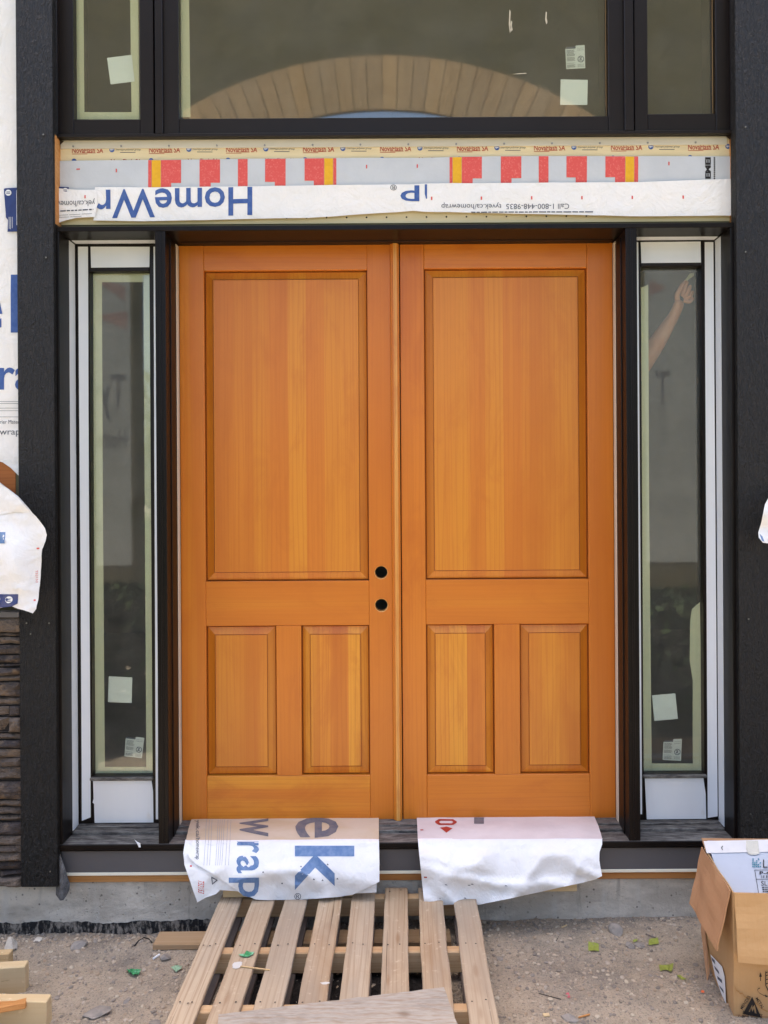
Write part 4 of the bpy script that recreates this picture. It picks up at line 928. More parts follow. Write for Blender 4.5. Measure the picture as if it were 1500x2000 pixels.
bm = bmesh.new(); n = 40; L = (c1 - c2).xy.length; Hh = 0.36
topv = []; rgj = random.Random(2)
outl = [c2.xy + v1 * (L * i / n) + v2 * (0.004 * noise.noise(Vector((i * .6, 0, 2)))) for i in range(n + 1)]
outl += [c2.xy + v1 * L + v2 * (Hh * i / 10) for i in range(1, 11)] + [c2.xy + v2 * (Hh * (10 - i) / 10) + v1 * 0.004 * noise.noise(Vector((i * .9, 3, 2))) for i in range(0, 10)]
vs_ = [bm.verts.new((p.x, p.y, .1335)) for p in outl]; f = bm.faces.new(vs_)
r = bmesh.ops.extrude_face_region(bm, geom=[f]); bmesh.ops.translate(bm, verts=[v for v in r['geom'] if isinstance(v, bmesh.types.BMVert)], vec=(0, 0, 0.013))
bmesh.ops.recalc_face_normals(bm, faces=bm.faces[:])
tag(obj('plywood_offcut', bm, M_ply), 'weathered grey plywood offcut lying skewed on the front of the pallet', 'plywood')

# lumber at the lower left
def lumber(label, px, py, h, dpt, length, ang, m=M_lum, z0=None):
    p = on_ground(px, py); z = p.z if z0 is None else z0
    d_ = Vector((-math.cos(ang), -math.sin(ang)))
    nrm = Vector((-d_.y, d_.x)); nrm = nrm if nrm.y > 0 else -nrm
    s_ = p.xy + nrm * dpt / 2
    return plank(label, s_ + d_ * length, s_, dpt, z - .004, z + h, m, 'lumber_offcut', 0.003, 0.002, 'lumber', 'lumber offcuts at the lower left')
lumber('thick pale offcut with sawn end, middle of the lumber at lower left', 49, 1938, 0.088, 0.038, 0.5, 0.10)
lumber('lowest pale offcut of the lumber pile at the bottom left corner', 91, 2010, 0.088, 0.04, 0.7, -0.02)
lumber('smallest offcut peeking out above the others at the left edge', 17, 1888, 0.045, 0.04, 0.4, 0.08)
p = atz(55, 1950, 0.112)
plank('thin orange offcut with pointed end lying over the lowest lumber offcut', (p.x - .45, p.y - .13), (p.x, p.y), 0.05, 0.098, 0.112, M_lumo, 'lumber_offcut', 0.003, 0.003, 'lumber', 'lumber offcuts at the lower left')

# ------------------------------------------------------------------ rocks and litter
def rock(label, x0, y0, x1, y1, seed, flat=0.6, m=M_rock):
    p = on_ground((x0 + x1) / 2, y1 - (y1 - y0) * .3); s_ = (D + p.y) / F
    rx, rz = (x1 - x0) / 2 * s_, (y1 - y0) / 2 * s_
    b = bmesh.new(); bmesh.ops.create_icosphere(b, subdivisions=3, radius=1)
    rr_ = random.Random(seed); pl = [(Vector((rr_.uniform(-1, 1), rr_.uniform(-1, 1), rr_.uniform(-.6, 1))).normalized(), rr_.uniform(.5, .8)) for _ in range(9)]
    for v in b.verts:
        for nv_, dd in pl:
            k = v.co.dot(nv_) - dd
            if k > 0: v.co -= nv_ * k
        v.co += noise.noise_vector(v.co * 2.5 + Vector((seed, 0, 0))) * .07
    bmesh.ops.transform(b, matrix=Matrix.Translation((p.x, p.y, p.z + rz * .25)) @ Matrix.Rotation(rr_.uniform(0, 3), 4, 'Z') @ Matrix.Diagonal((rx * 1.15, rx * .8, max(rz * flat, .006), 1)), verts=b.verts)
    tag(obj('rock', b, m), label, 'rock', 'stones lying on the dirt')
rock('dark angular rock near the foundation, below the right end of the wrap', 1190, 1800, 1223, 1830, 1, 1.0)
rock('slim grey stone standing beside a green tape bit near the dark rock', 1219, 1834, 1240, 1857, 2, .6)
rock('pale flat stone chip next to the green tape square nearest the box', 1239, 1838, 1263, 1850, 3)
rock('rounded grey stone at the bottom edge, between the pallet and the box', 1095, 1976, 1128, 1996, 4)
rock('large flat grey stone at the bottom left in front of the lumber', 166, 1960, 214, 1988, 5, .4)
rock('pale flat stone by the foundation below the grey felt scrap', 135, 1828, 172, 1856, 6, .5)
rock('big whitish concrete lump at the left edge by the foundation', 0, 1822, 44, 1868, 7, .8, M_conc)
rock('round grey stone half sunk left of the pallet, beside a white stub', 311, 1858, 336, 1880, 8, .6)
rock('small grey stone at the bottom edge below the large flat stone', 290, 1990, 318, 2006, 9)
rock('small dark stone left of the pallet, near the bottom', 240, 1948, 254, 1960, 10)
rock('pale pebble right of the pallet under the wrap corner', 958, 1800, 972, 1812, 12)
rock('whitish chip right of the last pallet board', 968, 1866, 985, 1876, 13, .5)
rock('little grey stone by the small foundation patch left of the felt', 62, 1828, 84, 1842, 14, .5, M_conc)
def scrap(label, pts, m, name='tape_scrap', cat='tape scrap', lift=0.004, cur=0.006, seed=0, z=None, group='green tape scraps on the dirt'):
    def f(px, py, l=0):
        p = on_ground(px, py) if z is None else atz(px, py, z); p.z += lift + cur * abs(noise.noise(Vector((px / 7, py / 5, seed)))); return p
    tag(obj(name, lay(poly2([pts]), f, step=4, face=Vector((0, 0, 1))), m), label, cat, group)
scrap('crumpled bright green plastic scrap on the dirt at left', [(244, 1896), (252, 1899), (262, 1897), (277, 1900), (270, 1908), (263, 1912), (254, 1908)], M_gtape, 'plastic_scrap', 'scrap', .006, .02, 2)
scrap('pale green plastic scrap close to the first pallet board', [(334, 1893), (342, 1889), (355, 1890), (354, 1896), (344, 1902)], M_ptape, 'plastic_scrap', 'scrap', .006, .008, 3)
scrap('green plastic shred on the second pallet board', [(465, 1865), (478, 1864), (481, 1858), (490, 1861), (497, 1860), (494, 1866), (484, 1870), (473, 1870)], M_gtape, 'plastic_scrap', 'scrap', .002, .004, 4, zd + .003)
scrap('flat square of yellow green tape halfway between pallet and box', [(1149, 1842), (1169, 1845), (1170, 1860), (1149, 1859)], M_ytape, seed=5)
scrap('yellow green tape square just right of the pale stone chip', [(1267, 1837), (1285, 1833), (1287, 1846), (1267, 1848)], M_ytape, seed=6)
scrap('torn yellow green tape strip close to the cardboard box', [(1286, 1888), (1298, 1888), (1316, 1884), (1313, 1896), (1311, 1902), (1300, 1896), (1290, 1899)], M_ytape, cur=.012, seed=7)
scrap('tiny yellow green tape shred beside the cardboard box', [(1322, 1908), (1328, 1906), (1334, 1911), (1341, 1915), (1332, 1917)], M_ytape, seed=8)
scrap('tiny yellow green tape bit by the slim grey stone', [(1236, 1838), (1245, 1836), (1244, 1841), (1237, 1842)], M_ytape, seed=9)
scrap('little orange plastic fleck beside the box', [(1369, 1938), (1376, 1938), (1375, 1942), (1370, 1942)], MT('orange_plastic', S(226, 108, 62), .5).m, 'plastic_fleck', 'fleck', seed=1, group=None)
scrap('little pink plastic fleck on the dirt right of the pallet', [(1105, 1944), (1111, 1943), (1114, 1951), (1109, 1951)], MT('pink_plastic', S(190, 92, 100), .5).m, 'plastic_fleck', 'fleck', seed=1, group=None)
def stick(label, a, b, wd, m, name='wood_sliver', cat='sliver', h=.004):
    p, q = on_ground(*a), on_ground(*b); z = (p.z + q.z) / 2
    tag(obj(name, OB(p.xy, q.xy, wd, z + .001, z + .001 + h, .0006), m), label, cat)
stick('white stub lying left of the round half sunk stone', (299, 1875), (312, 1866), .006, M_white, 'white_stub', 'stub', .006)
stick('thin dark twig right of the green tape square', (1086, 1840), (1094, 1825), .0025, M_rust, 'twig', 'twig', .002)
stick('long thin brown twig lying near the bottom right of the pallet', (1052, 1942), (1096, 1952), .003, M_rust, 'twig', 'twig', .002)
stick('pale wood sliver near the foundation below the white wrap', (1097, 1813), (1107, 1808), .005, M_lum)
stick('brown stick beside the rounded stone at the bottom edge', (1130, 1990), (1152, 1982), .005, M_lumo)
stick('square wood chip in front of the pallet at the bottom', (1061, 1984), (1073, 1984), .014, M_lum, 'wood_chip', 'chip')
stick('dark sliver lying near the tape square and pale chip', (1261, 1826), (1281, 1833), .004, M_palb)
stick('grey sliver by the foundation right of the pallet', (1040, 1802), (1052, 1815), .006, M_rock)
bm = bmesh.new(); prev = None
pts = [on_ground(263, 1849) + Vector((0, 0, .003)), on_ground(270, 1843) + Vector((0, 0, .010)), on_ground(281, 1838) + Vector((0, 0, .014)), on_ground(291, 1839) + Vector((0, 0, .010)), on_ground(297, 1843) + Vector((0, 0, .004))]
def tube(pts, r, n=6):
    b = bmesh.new(); rings = []
    for i, p in enumerate(pts):
        d_ = (pts[min(i + 1, len(pts) - 1)] - pts[max(i - 1, 0)]).normalized(); u = d_.orthogonal().normalized(); v = d_.cross(u)
        rings.append([b.verts.new(p + u * r * math.cos(2 * math.pi * k / n) + v * r * math.sin(2 * math.pi * k / n)) for k in range(n)])
    for a, c in zip(rings, rings[1:]):
        for k in range(n): b.faces.new((a[k], a[(k + 1) % n], c[(k + 1) % n], c[k]))
    return b
tag(obj('cable_end', tube(pts, .0025), M_black, smooth=True), 'black wire loop sticking from the dirt beside the flat plank', 'wire')

# ------------------------------------------------------------------ cardboard box with a white carton in it
HB = 0.418
fl, bl_ = Vector((1.064, -0.768)), Vector((1.093, -0.453))       # front left and back left corners
e1 = Vector((0.97, -0.06)).normalized(); Wd = 0.52
fr_, br_ = fl + e1 * Wd, bl_ + e1 * Wd
t = thing('cardboard_box', 'open brown cardboard box with printed triangle mark at the lower right', 'box', (fl.x, fl.y, 0))
zg = gh(fl.x, fl.y) - 0.004
def slab(p, q, r, s_, th, m, name, parent, cuts=10, wob=0.004, seed=0):
    """panel p,q,r,s (3d) of thickness th with slight warping"""
    P = [Vector(x) for x in (p, q, r, s_)]; n = (P[1] - P[0]).cross(P[3] - P[0]).normalized()
    b = bmesh.new(); N = cuts; gr = []
    for sd in (0, 1):
        rows_ = []
        for j in range(N + 1):
            row = []
            for i in range(N + 1):
                u, v = i / N, j / N
                c = P[0] * (1 - u) * (1 - v) + P[1] * u * (1 - v) + P[2] * u * v + P[3] * (1 - u) * v
                w_ = wob * noise.noise(Vector((u * 3 + seed, v * 3, seed))) 
                row.append(b.verts.new(c + n * (w_ - sd * th)))
            rows_.append(row)
        gr.append(rows_)
    for j in range(N):
        for i in range(N):
            a = gr[0]; b.faces.new((a[j][i], a[j][i + 1], a[j + 1][i + 1], a[j + 1][i]))
            a = gr[1]; b.faces.new((a[j][i], a[j + 1][i], a[j + 1][i + 1], a[j][i + 1]))
    for k in range(N):
        for (A, C) in (((0, k), (0, k + 1)), ((k + 1, N), (k, N)), ((N, k), (N, k + 1)), ((k, 0), (k + 1, 0))):
            i0, i1 = A if False else A, C
        b.faces.new((gr[0][0][k], gr[1][0][k], gr[1][0][k + 1], gr[0][0][k + 1])); b.faces.new((gr[0][N][k], gr[0][N][k + 1], gr[1][N][k + 1], gr[1][N][k]))
        b.faces.new((gr[0][k][0], gr[0][k + 1][0], gr[1][k + 1][0], gr[1][k][0])); b.faces.new((gr[0][k][N], gr[1][k][N], gr[1][k + 1][N], gr[0][k + 1][N]))
    bmesh.ops.recalc_face_normals(b, faces=b.faces[:])
    return obj(name, b, m, parent)
def v3(p, z): return Vector((p.x, p.y, z))
nF = Vector((e1.y, -e1.x)); nF = nF if nF.y < 0 else -nF        # front outward
e2 = (bl_ - fl).normalized(); nL = Vector((-e2.y, e2.x)); nL = nL if nL.x < 0 else -nL
front = slab(v3(fl, zg), v3(fr_, zg), v3(fr_, HB), v3(fl, HB), .004, M_card, 'front_panel', t, seed=1)
slab(v3(bl_, zg), v3(fl - e1 * 0, zg), v3(fl, HB), v3(bl_, HB), .004, M_card, 'side_panel', t, seed=2)
slab(v3(br_, zg), v3(bl_, zg), v3(bl_, HB), v3(br_, HB), .004, M_cardin, 'back_panel', t, seed=3)
slab(v3(fr_, zg), v3(br_, zg), v3(br_, HB), v3(fr_, HB), .004, M_card, 'side_panel', t, seed=4)
slab(v3(fl, zg + .01), v3(fr_, zg + .01), v3(br_, zg + .01), v3(bl_, zg + .01), .004, M_cardin, 'bottom_panel', t, seed=5)
# flaps: front one folded down, left one hanging out, back one standing
ff0, ff1 = v3(fl + nF * .006 + e1 * .002, HB + .002), v3(fr_ + nF * .006, HB + .002)
lowl, lowr = v3(fl + nF * .032 + e1 * .003, HB - .205), v3(fr_ + nF * .045, HB - .215)
fflap = slab(lowl, lowr, ff1, ff0, .004, M_card, 'front_flap', t, wob=.008, seed=6)
a_, b__ = v3(bl_ + nL * .004, HB + .003), v3(fl + nL * .004 + e2 * .01, HB + .001)
pb = at(1402, 1857, -0.80 + 0.02); pa = at(1348, 1765, -0.53)
slab(pb, pa, a_, b__, .004, M_cardin, 'side_flap', t, wob=.008, seed=7)
bk0, bk1 = v3(bl_ + e1 * .004, HB), v3(br_, HB)
slab(bk0, bk1, bk1 + Vector((0, .03, .028)), bk0 + Vector((0, .03, .023)), .004, M_cardin, 'back_flap', t, wob=.004, seed=8)
slab(v3(bl_ + nL * .012 - e2 * .0, zg + .11), v3(bl_ + nL * .03 - e2 * .13, zg - .0), v3(bl_ + nL * .016 - e2 * .11, zg + .02), v3(bl_ + nL * .004, zg + .15), .003, M_cardin, 'loose_strip', t, wob=.003, seed=9)
# front panel print
def onplane(p0, n):
    p0, n = Vector(p0), Vector(n).normalized(); C0 = Vector((0, -D, ZC))
    def f(px, py, lift=0.0):
        d_ = (at(px, py, 0) - C0); k = (p0 - C0).dot(n) / d_.dot(n); return C0 + d_ * k + n * lift
    return f
pf = onplane(v3(fl, .2), (nF.x, nF.y, 0))
ik, stn = bmesh.new(), bmesh.new()
lay(poly2([[(1468, 1945), (1450, 1978), (1486, 1986)], [(1468, 1960), (1461, 1974), (1463.5, 1974.6), (1465.5, 1966), (1468.4, 1974), (1471.5, 1967.6), (1473, 1977), (1476.5, 1977.6), (1473, 1960), (1468.4, 1966)]]), pf, .005, out=ik)
lay(text2('MENZIES', (1446, 1943, 1464, 1966)), pf, .005).free() if False else None
def diag(txt, x0, y0, x1, y1, h):
    b = text2(txt, (0, 0, math.hypot(x1 - x0, y1 - y0), h), bold=.01); a = math.atan2(y1 - y0, x1 - x0)
    for v in b.verts: x, y = v.co.x, v.co.y - h; v.co = (x0 + x * math.cos(a) - y * math.sin(a), y0 + x * math.sin(a) + y * math.cos(a), 0)
    lay(b, pf, .005, out=ik)
diag('MENZIES', 1449, 1970, 1465, 1945, 6); diag('METAL', 1474, 1949, 1487, 1969, 6); diag('PRODUCTS', 1449, 1979, 1487, 1986, 7)
diag('1-800-665-8840', 1441, 1984, 1500, 1996, 5); diag('menzies-metal.com', 1437, 1991, 1508, 2006, 5)
lay(poly2([[(1483.6, 1905), (1485, 1905), (1485, 1914), (1483.6, 1914)]]), pf, .005, out=ik); lay(poly2([[(1481.5, 1906), (1484.3, 1897), (1487, 1906)]]), pf, .005, out=ik)
for y in (1897, 1903, 1911, 1919): lay(poly2([[(1494, y), (1502, y - 2), (1502, y - 1), (1495, y + 1.6)]]), pf, .005, out=ik)
lay(poly2([[(1493.5, 1896), (1495, 1895), (1495, 1922), (1502, 1936), (1500, 1937), (1493.5, 1923)]]), pf, .005, out=ik)
arc = [(1483, 1927), (1479, 1929), (1478, 1932), (1482, 1937), (1489, 1941), (1496, 1943)]
lay(poly2([arc + [(x + .4, y + 1.3) for x, y in reversed(arc)]]), pf, .005, out=ik); lay(poly2([[(1493, 1941), (1500, 1944), (1494, 1946)]]), pf, .005, out=ik)
obj('print', ik, M_black, front)
st = [(1421, 1915), (1430, 1919), (1435, 1925), (1437, 1931), (1442, 1934), (1444, 1938), (1449, 1937), (1453, 1944), (1460, 1946), (1466, 1951), (1478, 1958), (1485, 1966), (1496, 1972), (1505, 1973)]
st = [q for q in st if q[0] > 1432]
lay(poly2([[(1434, 1922)] + st + [(x, y + 2.2) for x, y in reversed(st)] + [(1434, 1925)]]), pf, .0045, out=stn)
obj('water_stain', stn, M_stain, front)
pl_ = onplane(v3(fl, .2), (nL.x, nL.y, 0))
lb = obj('side_label', lay(poly2([[(1391, 1864), (1414, 1888), (1419, 1908), (1422, 1962), (1412, 1940), (1400, 1905)]]), pl_, .006, face=Vector((nL.x, nL.y, 0))), M_white, t)
ik = bmesh.new()
for q in ([(1393.5, 1869), (1400, 1876), (1401, 1884), (1395, 1876)], [(1399, 1886), (1408, 1897), (1409, 1903), (1401, 1893)], [(1405, 1906), (1414, 1914), (1415, 1921), (1406, 1912)], [(1409, 1924), (1417, 1934), (1418, 1940), (1411, 1930)]):
    lay(poly2([q]), pl_, .0075, out=ik, face=Vector((nL.x, nL.y, 0)))
obj('print', ik, M_ink, lb)
# white carton lying in the box
wt_b = HB + .030; wt_f = HB - .14
tw = thing('white_carton', 'white flat carton with black print lying in the cardboard box', 'carton', (bl_.x + .2, bl_.y, .3))
ea, eb = bl_ + e1 * .012 - e2 * .006, fl + e1 * .012 + e2 * .012
P0, P1, P2, P3 = v3(eb, wt_f), v3(eb + e1 * (Wd - .03), wt_f), v3(ea + e1 * (Wd - .03), wt_b), v3(ea, wt_b)
slab(P0, P1, P2, P3, .05, M_cshade, 'carton', tw, wob=.004, seed=12)
nW = (P1 - P0).cross(P3 - P0).normalized(); nW = nW if nW.z > 0 else -nW
pw = onplane(P0, nW); UP = Vector((0, 0, 1))
tl_, ik = bmesh.new(), bmesh.new()
for i in range(5):
    for j in range(5):
        if i == 0 or j == 4 or (i < 3 and j > 1) or (j + i) % 3 == 0:
            lay(poly2([rect(1469 + i * 3.6, 1678 + j * 3.6, 1471.6 + i * 3.6, 1680.6 + j * 3.6)]), pw, .004, out=tl_, face=UP)
def tw_(s_, bx, bold=0): lay(text2(s_, bx, bold=bold), pw, .004, out=ik, face=UP)
tw_('Li', (1490, 1680, 1502, 1696)); tw_('P-4', (1483, 1703, 1503, 1709.5), .02)
for i, wd in enumerate((1, 1.6, .8, 2, 1, 1.4, 2.2, .9)): lay(poly2([rect(1486 + i * 3.4, 1711, 1486 + i * 3.4 + wd, 1716)]), pw, .004, out=ik, face=UP)
tw_('SLIM', (1486, 1722, 1512, 1731)); 
for i in range(4):
    x = 1488 + i * .7
    while x < 1522: wd = random.uniform(1.5, 4.5); lay(poly2([rect(x, 1733.4 + i * 4, x + wd, 1735.4 + i * 4)]), pw, .004, out=ik, face=UP); x += wd + 1
tw_('LITELINE', (1485, 1754, 1520, 1758))
for q in ([(1473, 1700), (1530, 1700), (1530, 1701), (1473.3, 1701)], [(1476, 1718), (1530, 1718), (1530, 1719), (1476.2, 1719)], [(1481, 1748), (1530, 1749), (1530, 1750), (1481, 1749)], [(1473, 1700), (1474, 1700), (1482, 1748), (1481, 1748)]):
    lay(poly2([q]), pw, .004, out=ik, face=UP)
lay(poly2([[(1411, 1653), (1408, 1657), (1410, 1661), (1412, 1662), (1409.5, 1657), (1412, 1654)]]), pw, .004, out=ik, face=UP)
obj('logo', tl_, M_teal, tw); obj('print', ik, M_black, tw)
obj('carton_flap', lay(poly2([[(1374, 1643.5), (1520, 1640), (1522, 1664), (1380, 1667)]]), pw, .0022, step=8, face=UP), M_cflap, tw)  # paler strip painting the lit upper band of the carton
obj('packing_tape', lay(poly2([[(1457, 1643), (1480, 1643), (1483, 1668), (1476, 1671), (1462, 1670), (1457, 1660)]]), pw, .0035, step=5, face=UP), M_ct, tw)

# ------------------------------------------------------------------ person behind the right sidelight
zst = zf + 0.27
st_ = thing('step_stool', 'wooden step stool standing inside behind the right door', 'stool', (0.72, 0.62, zf))
obj('top_board', B(.5, .98, .48, .78, zst - .03, zst, .004), M_lum, st_)
for x in (.52, .94):
    obj('side_board', B(x, x + .025, .5, .76, zf, zst - .031, .002), M_lum, st_)
def skin_mesh(nodes, edges, root=0, sub=2):
    me = bpy.data.meshes.new('sk'); me.from_pydata([n_[0] for n_ in nodes], edges, [])
    o = bpy.data.objects.new('sk', me); COL.objects.link(o)
    m = o.modifiers.new('s', 'SKIN'); m.use_smooth_shade = True
    for i, n_ in enumerate(nodes):
        v = me.skin_vertices[0].data[i]; r = n_[1]; v.radius = r if isinstance(r, tuple) else (r, r); v.use_root = (i == root)
    s_ = o.modifiers.new('u', 'SUBSURF'); s_.levels = sub; s_.render_levels = sub
    dg = bpy.context.evaluated_depsgraph_get(); m2 = bpy.data.meshes.new_from_object(o.evaluated_get(dg))
    bpy.data.objects.remove(o); b = bmesh.new(); b.from_mesh(m2); bpy.data.meshes.remove(m2); return b
cx, cy = .74, .60
h = zst
el = at(1250, 722, 0.20); wrp = at(1318, 614, 0.13); kn = at(1330, 585, 0.115)
nodes = [((cx, cy, h + .93), (.15, .11)), ((cx, cy, h + 1.12), (.13, .10)), ((cx, cy - .01, h + 1.32), (.16, .11)), ((cx, cy - .01, h + 1.44), (.12, .09)),
         ((cx, cy - .02, h + 1.52), (.055, .055)), ((cx, cy - .03, h + 1.60), (.065, .075)), ((cx, cy - .04, h + 1.69), (.075, .09)), ((cx, cy - .03, h + 1.77), (.06, .07)),
         ((cx + .17, cy - .06, h + 1.43), (.06, .06)), (tuple(el), (.042, .042)), (tuple((el + wrp) / 2), (.043, .040)), (tuple(wrp), (.028, .024)), (tuple(kn), (.038, .018)),
         ((cx - .18, cy, h + 1.40), (.06, .06)), ((cx - .24, cy + .02, h + 1.12), (.045, .045)), ((cx - .24, cy - .05, h + .90), (.032, .032)), ((cx - .24, cy - .09, h + .80), (.036, .022)),
         ((cx - .10, cy, h + .86), (.09, .09)), ((cx - .11, cy, h + .48), (.06, .06)), ((cx - .11, cy + .02, h + .08), (.042, .042)), ((cx - .11, cy - .12, h + .035), (.045, .03)),
         ((cx + .10, cy, h + .86), (.09, .09)), ((cx + .11, cy, h + .48), (.06, .06)), ((cx + .11, cy + .02, h + .08), (.042, .042)), ((cx + .11, cy - .12, h + .035), (.045, .03))]
edges = [(0, 1), (1, 2), (2, 3), (3, 4), (4, 5), (5, 6), (6, 7), (3, 8), (8, 9), (9, 10), (10, 11), (11, 12), (3, 13), (13, 14), (14, 15), (15, 16), (0, 17), (17, 18), (18, 19), (19, 20), (0, 21), (21, 22), (22, 23), (23, 24)]
pp = thing('person', 'person inside with raised bare arm peeling tape off the right sidelight', 'person', (cx, cy, zst))
b = skin_mesh(nodes, edges)
tips = [(at(1343, 549, .10), at(1337, 565, .108)), (at(1349, 556, .098), at(1344, 572, .105)), (at(1353, 567, .10), at(1349, 580, .107)), (at(1354, 580, .108), at(1348, 590, .112))]
for k, (tp, md) in enumerate(tips):
    base = kn + (md - kn) * .25
    add(b, skin_mesh([(tuple(base), .011), (tuple(md), .010), (tuple(tp), .0075)], [(0, 1), (1, 2)]))
add(b, skin_mesh([(tuple(wrp + (kn - wrp) * .5), .013), (tuple(at(1322, 575, .10)), .012), (tuple(at(1333, 556, .097)), .010), (tuple(at(1342, 547, .097)), .008)], [(0, 1), (1, 2), (2, 3)]))
# other hand, hanging
for k in range(4):
    q = Vector((cx - .24 - .03 + .02 * k, cy - .095, h + .78)); add(b, skin_mesh([(tuple(q + Vector((0, 0, .03))), .010), (tuple(q + Vector((0, -.006, -.03))), .009), (tuple(q + Vector((0, .006, -.07))), .007)], [(0, 1), (1, 2)]))
add(b, skin_mesh([(tuple(Vector((cx - .22, cy - .10, h + .83))), .011), (tuple(Vector((cx - .19, cy - .12, h + .79))), .009), (tuple(Vector((cx - .18, cy - .12, h + .755))), .007)], [(0, 1), (1, 2)]))
# face: nose and ears pulled out of the head
for v in b.verts:
    d_ = (v.co - Vector((cx, cy - .115, h + 1.665))).length
    if d_ < .03: v.co.y -= .018 * (1 - d_ / .03)
    for sx in (-1, 1):
        d_ = (v.co - Vector((cx + sx * .072, cy - .02, h + 1.67))).length
        if d_ < .03: v.co.x += sx * .015 * (1 - d_ / .03)
for f in b.faces:
    c = f.calc_center_median()
    arm = c.x > cx + .24
    if c.z < h + .06: f.material_index = 3
    elif c.z < h + .95 and abs(c.x - cx) < .2: f.material_index = 2
    elif c.z < h + 1.49 and not arm and not (c.z < h + 1.12 and c.x < cx - .19): f.material_index = 1
body = obj('body', b, M_skin, pp, smooth=True)
for m in (M_shirt, M_trou, M_black): body.data.materials.append(m)
hb = bmesh.new(); bmesh.ops.create_uvsphere(hb, u_segments=20, v_segments=12, radius=1)
for v in list(hb.verts):
    if v.co.z < -.1 and v.co.y < .2: v.co.z = -.1
bmesh.ops.transform(hb, matrix=Matrix.Translation((cx, cy - .02, h + 1.735)) @ Matrix.Diagonal((.085, .1, .085, 1)), verts=hb.verts)
obj('hair', hb, M_hair, pp, smooth=True)
eyb = bmesh.new()
for sx in (-.03, .03):
    e_ = bmesh.new(); bmesh.ops.create_uvsphere(e_, u_segments=10, v_segments=8, radius=.011); bmesh.ops.translate(e_, verts=e_.verts, vec=(cx + sx, cy - .115, h + 1.69)); add(eyb, e_)
obj('eyes', eyb, M_white, pp); obj('mouth', B(cx - .025, cx + .025, cy - .118, cy - .10, h + 1.615, h + 1.625, .003), M_redt, pp)
tag(obj('tape_scrap', lay(poly2([[(1337, 548), (1341, 543), (1346, 535), (1356, 533), (1354, 540), (1346, 545), (1341, 550)]]), wall_surf(.093, .006, 3, 5), step=4), M_tape), 'olive tape end pinched by the raised hand behind the right sidelight', 'tape scrap')

# ------------------------------------------------------------------ porch behind the viewer, seen mirrored in the glass
YP = -4.6
M_wrapsh = MT('grey_dimmed_wrap', S(188, 192, 188), 0.6, 0.2, [dict(s=2, col=S(170, 174, 172), f=.7, d=5)]).m  # wrap greyed to dim its mirror image in the sidelights
M_shb = MT('dimmed_blue', S(116, 120, 128), .6).m; M_shr = MT('dimmed_red', S(178, 150, 146), .6).m  # print colours faded so their reflection stays faint
M_lawn = MT('lawn_green', S(66, 80, 46), 0.9, 0.05, [dict(s=1.5, col=S(84, 92, 58), d=6, f=.8), dict(s=60, col=S(50, 62, 38), d=4, f=.7)]).m
struct(obj('added_lawn', B(-40, 40, -60, -5.2, -0.02, 0.03), M_lawn))  # dark green added out of view to darken the ground mirrored in the sidelights
AC = Vector((-0.16, 0, 2.18)); RI, RO = 3.34, 3.86; XI0, XI1 = -2.72, 2.45
pw_ = thing('porch_wall', 'porch front wall with wide arched opening mirrored in the transom glass', 'wall', (0, YP, 0))
def archz(x, R): return AC.z + math.sqrt(max(0, R * R - (x - AC.x) ** 2))
bm = bmesh.new(); N = 48
xs2 = [XI0 + (XI1 - XI0) * i / N for i in range(N + 1)]
for y, fl_ in ((YP, 0), (YP - .05, 1)):
    lo_ = [bm.verts.new((x, y, archz(x, RI))) for x in xs2]; hi2 = [bm.verts.new((x, y, 7.2)) for x in xs2]
    for i in range(N): bm.faces.new((lo_[i], lo_[i + 1], hi2[i + 1], hi2[i]) if fl_ else (lo_[i + 1], lo_[i], hi2[i], hi2[i + 1]))
    if fl_ == 0: lo0 = lo_
    else:
        for i in range(N): bm.faces.new((lo0[i], lo0[i + 1], lo_[i + 1], lo_[i]))
obj('arch_wall', bm, M_sheath, pw_)
obj('pillar', B(-4.6, XI0 - .001, YP - .3, YP, 0, 7.2, .004), M_sheath, pw_); obj('pillar', B(XI1 + .001, 4.6, YP - .3, YP, 0, 7.2, .004), M_sheath, pw_)
nb = 44; a0, a1 = math.radians(38), math.radians(142)
rb = random.Random(8)
for i in range(nb):
    u0, u1 = a0 + (a1 - a0) * i / nb + .0009, a0 + (a1 - a0) * (i + 1) / nb - .0009
    b = bmesh.new(); yo = YP + .022 + rb.uniform(0, .006)
    q = [[b.verts.new((AC.x + r * math.cos(a), y, AC.z + r * math.sin(a))) for a, r in ((u0, RI - .01), (u1, RI - .01), (u1, RO), (u0, RO))] for y in (yo, YP + .0015)]
    b.faces.new(q[0]); b.faces.new(q[1][::-1])
    for k in range(4): b.faces.new((q[0][k], q[1][k], q[1][(k + 1) % 4], q[0][(k + 1) % 4]))
    bmesh.ops.recalc_face_normals(b, faces=b.faces[:]); obj('arch_board', b, M_archb, pw_)
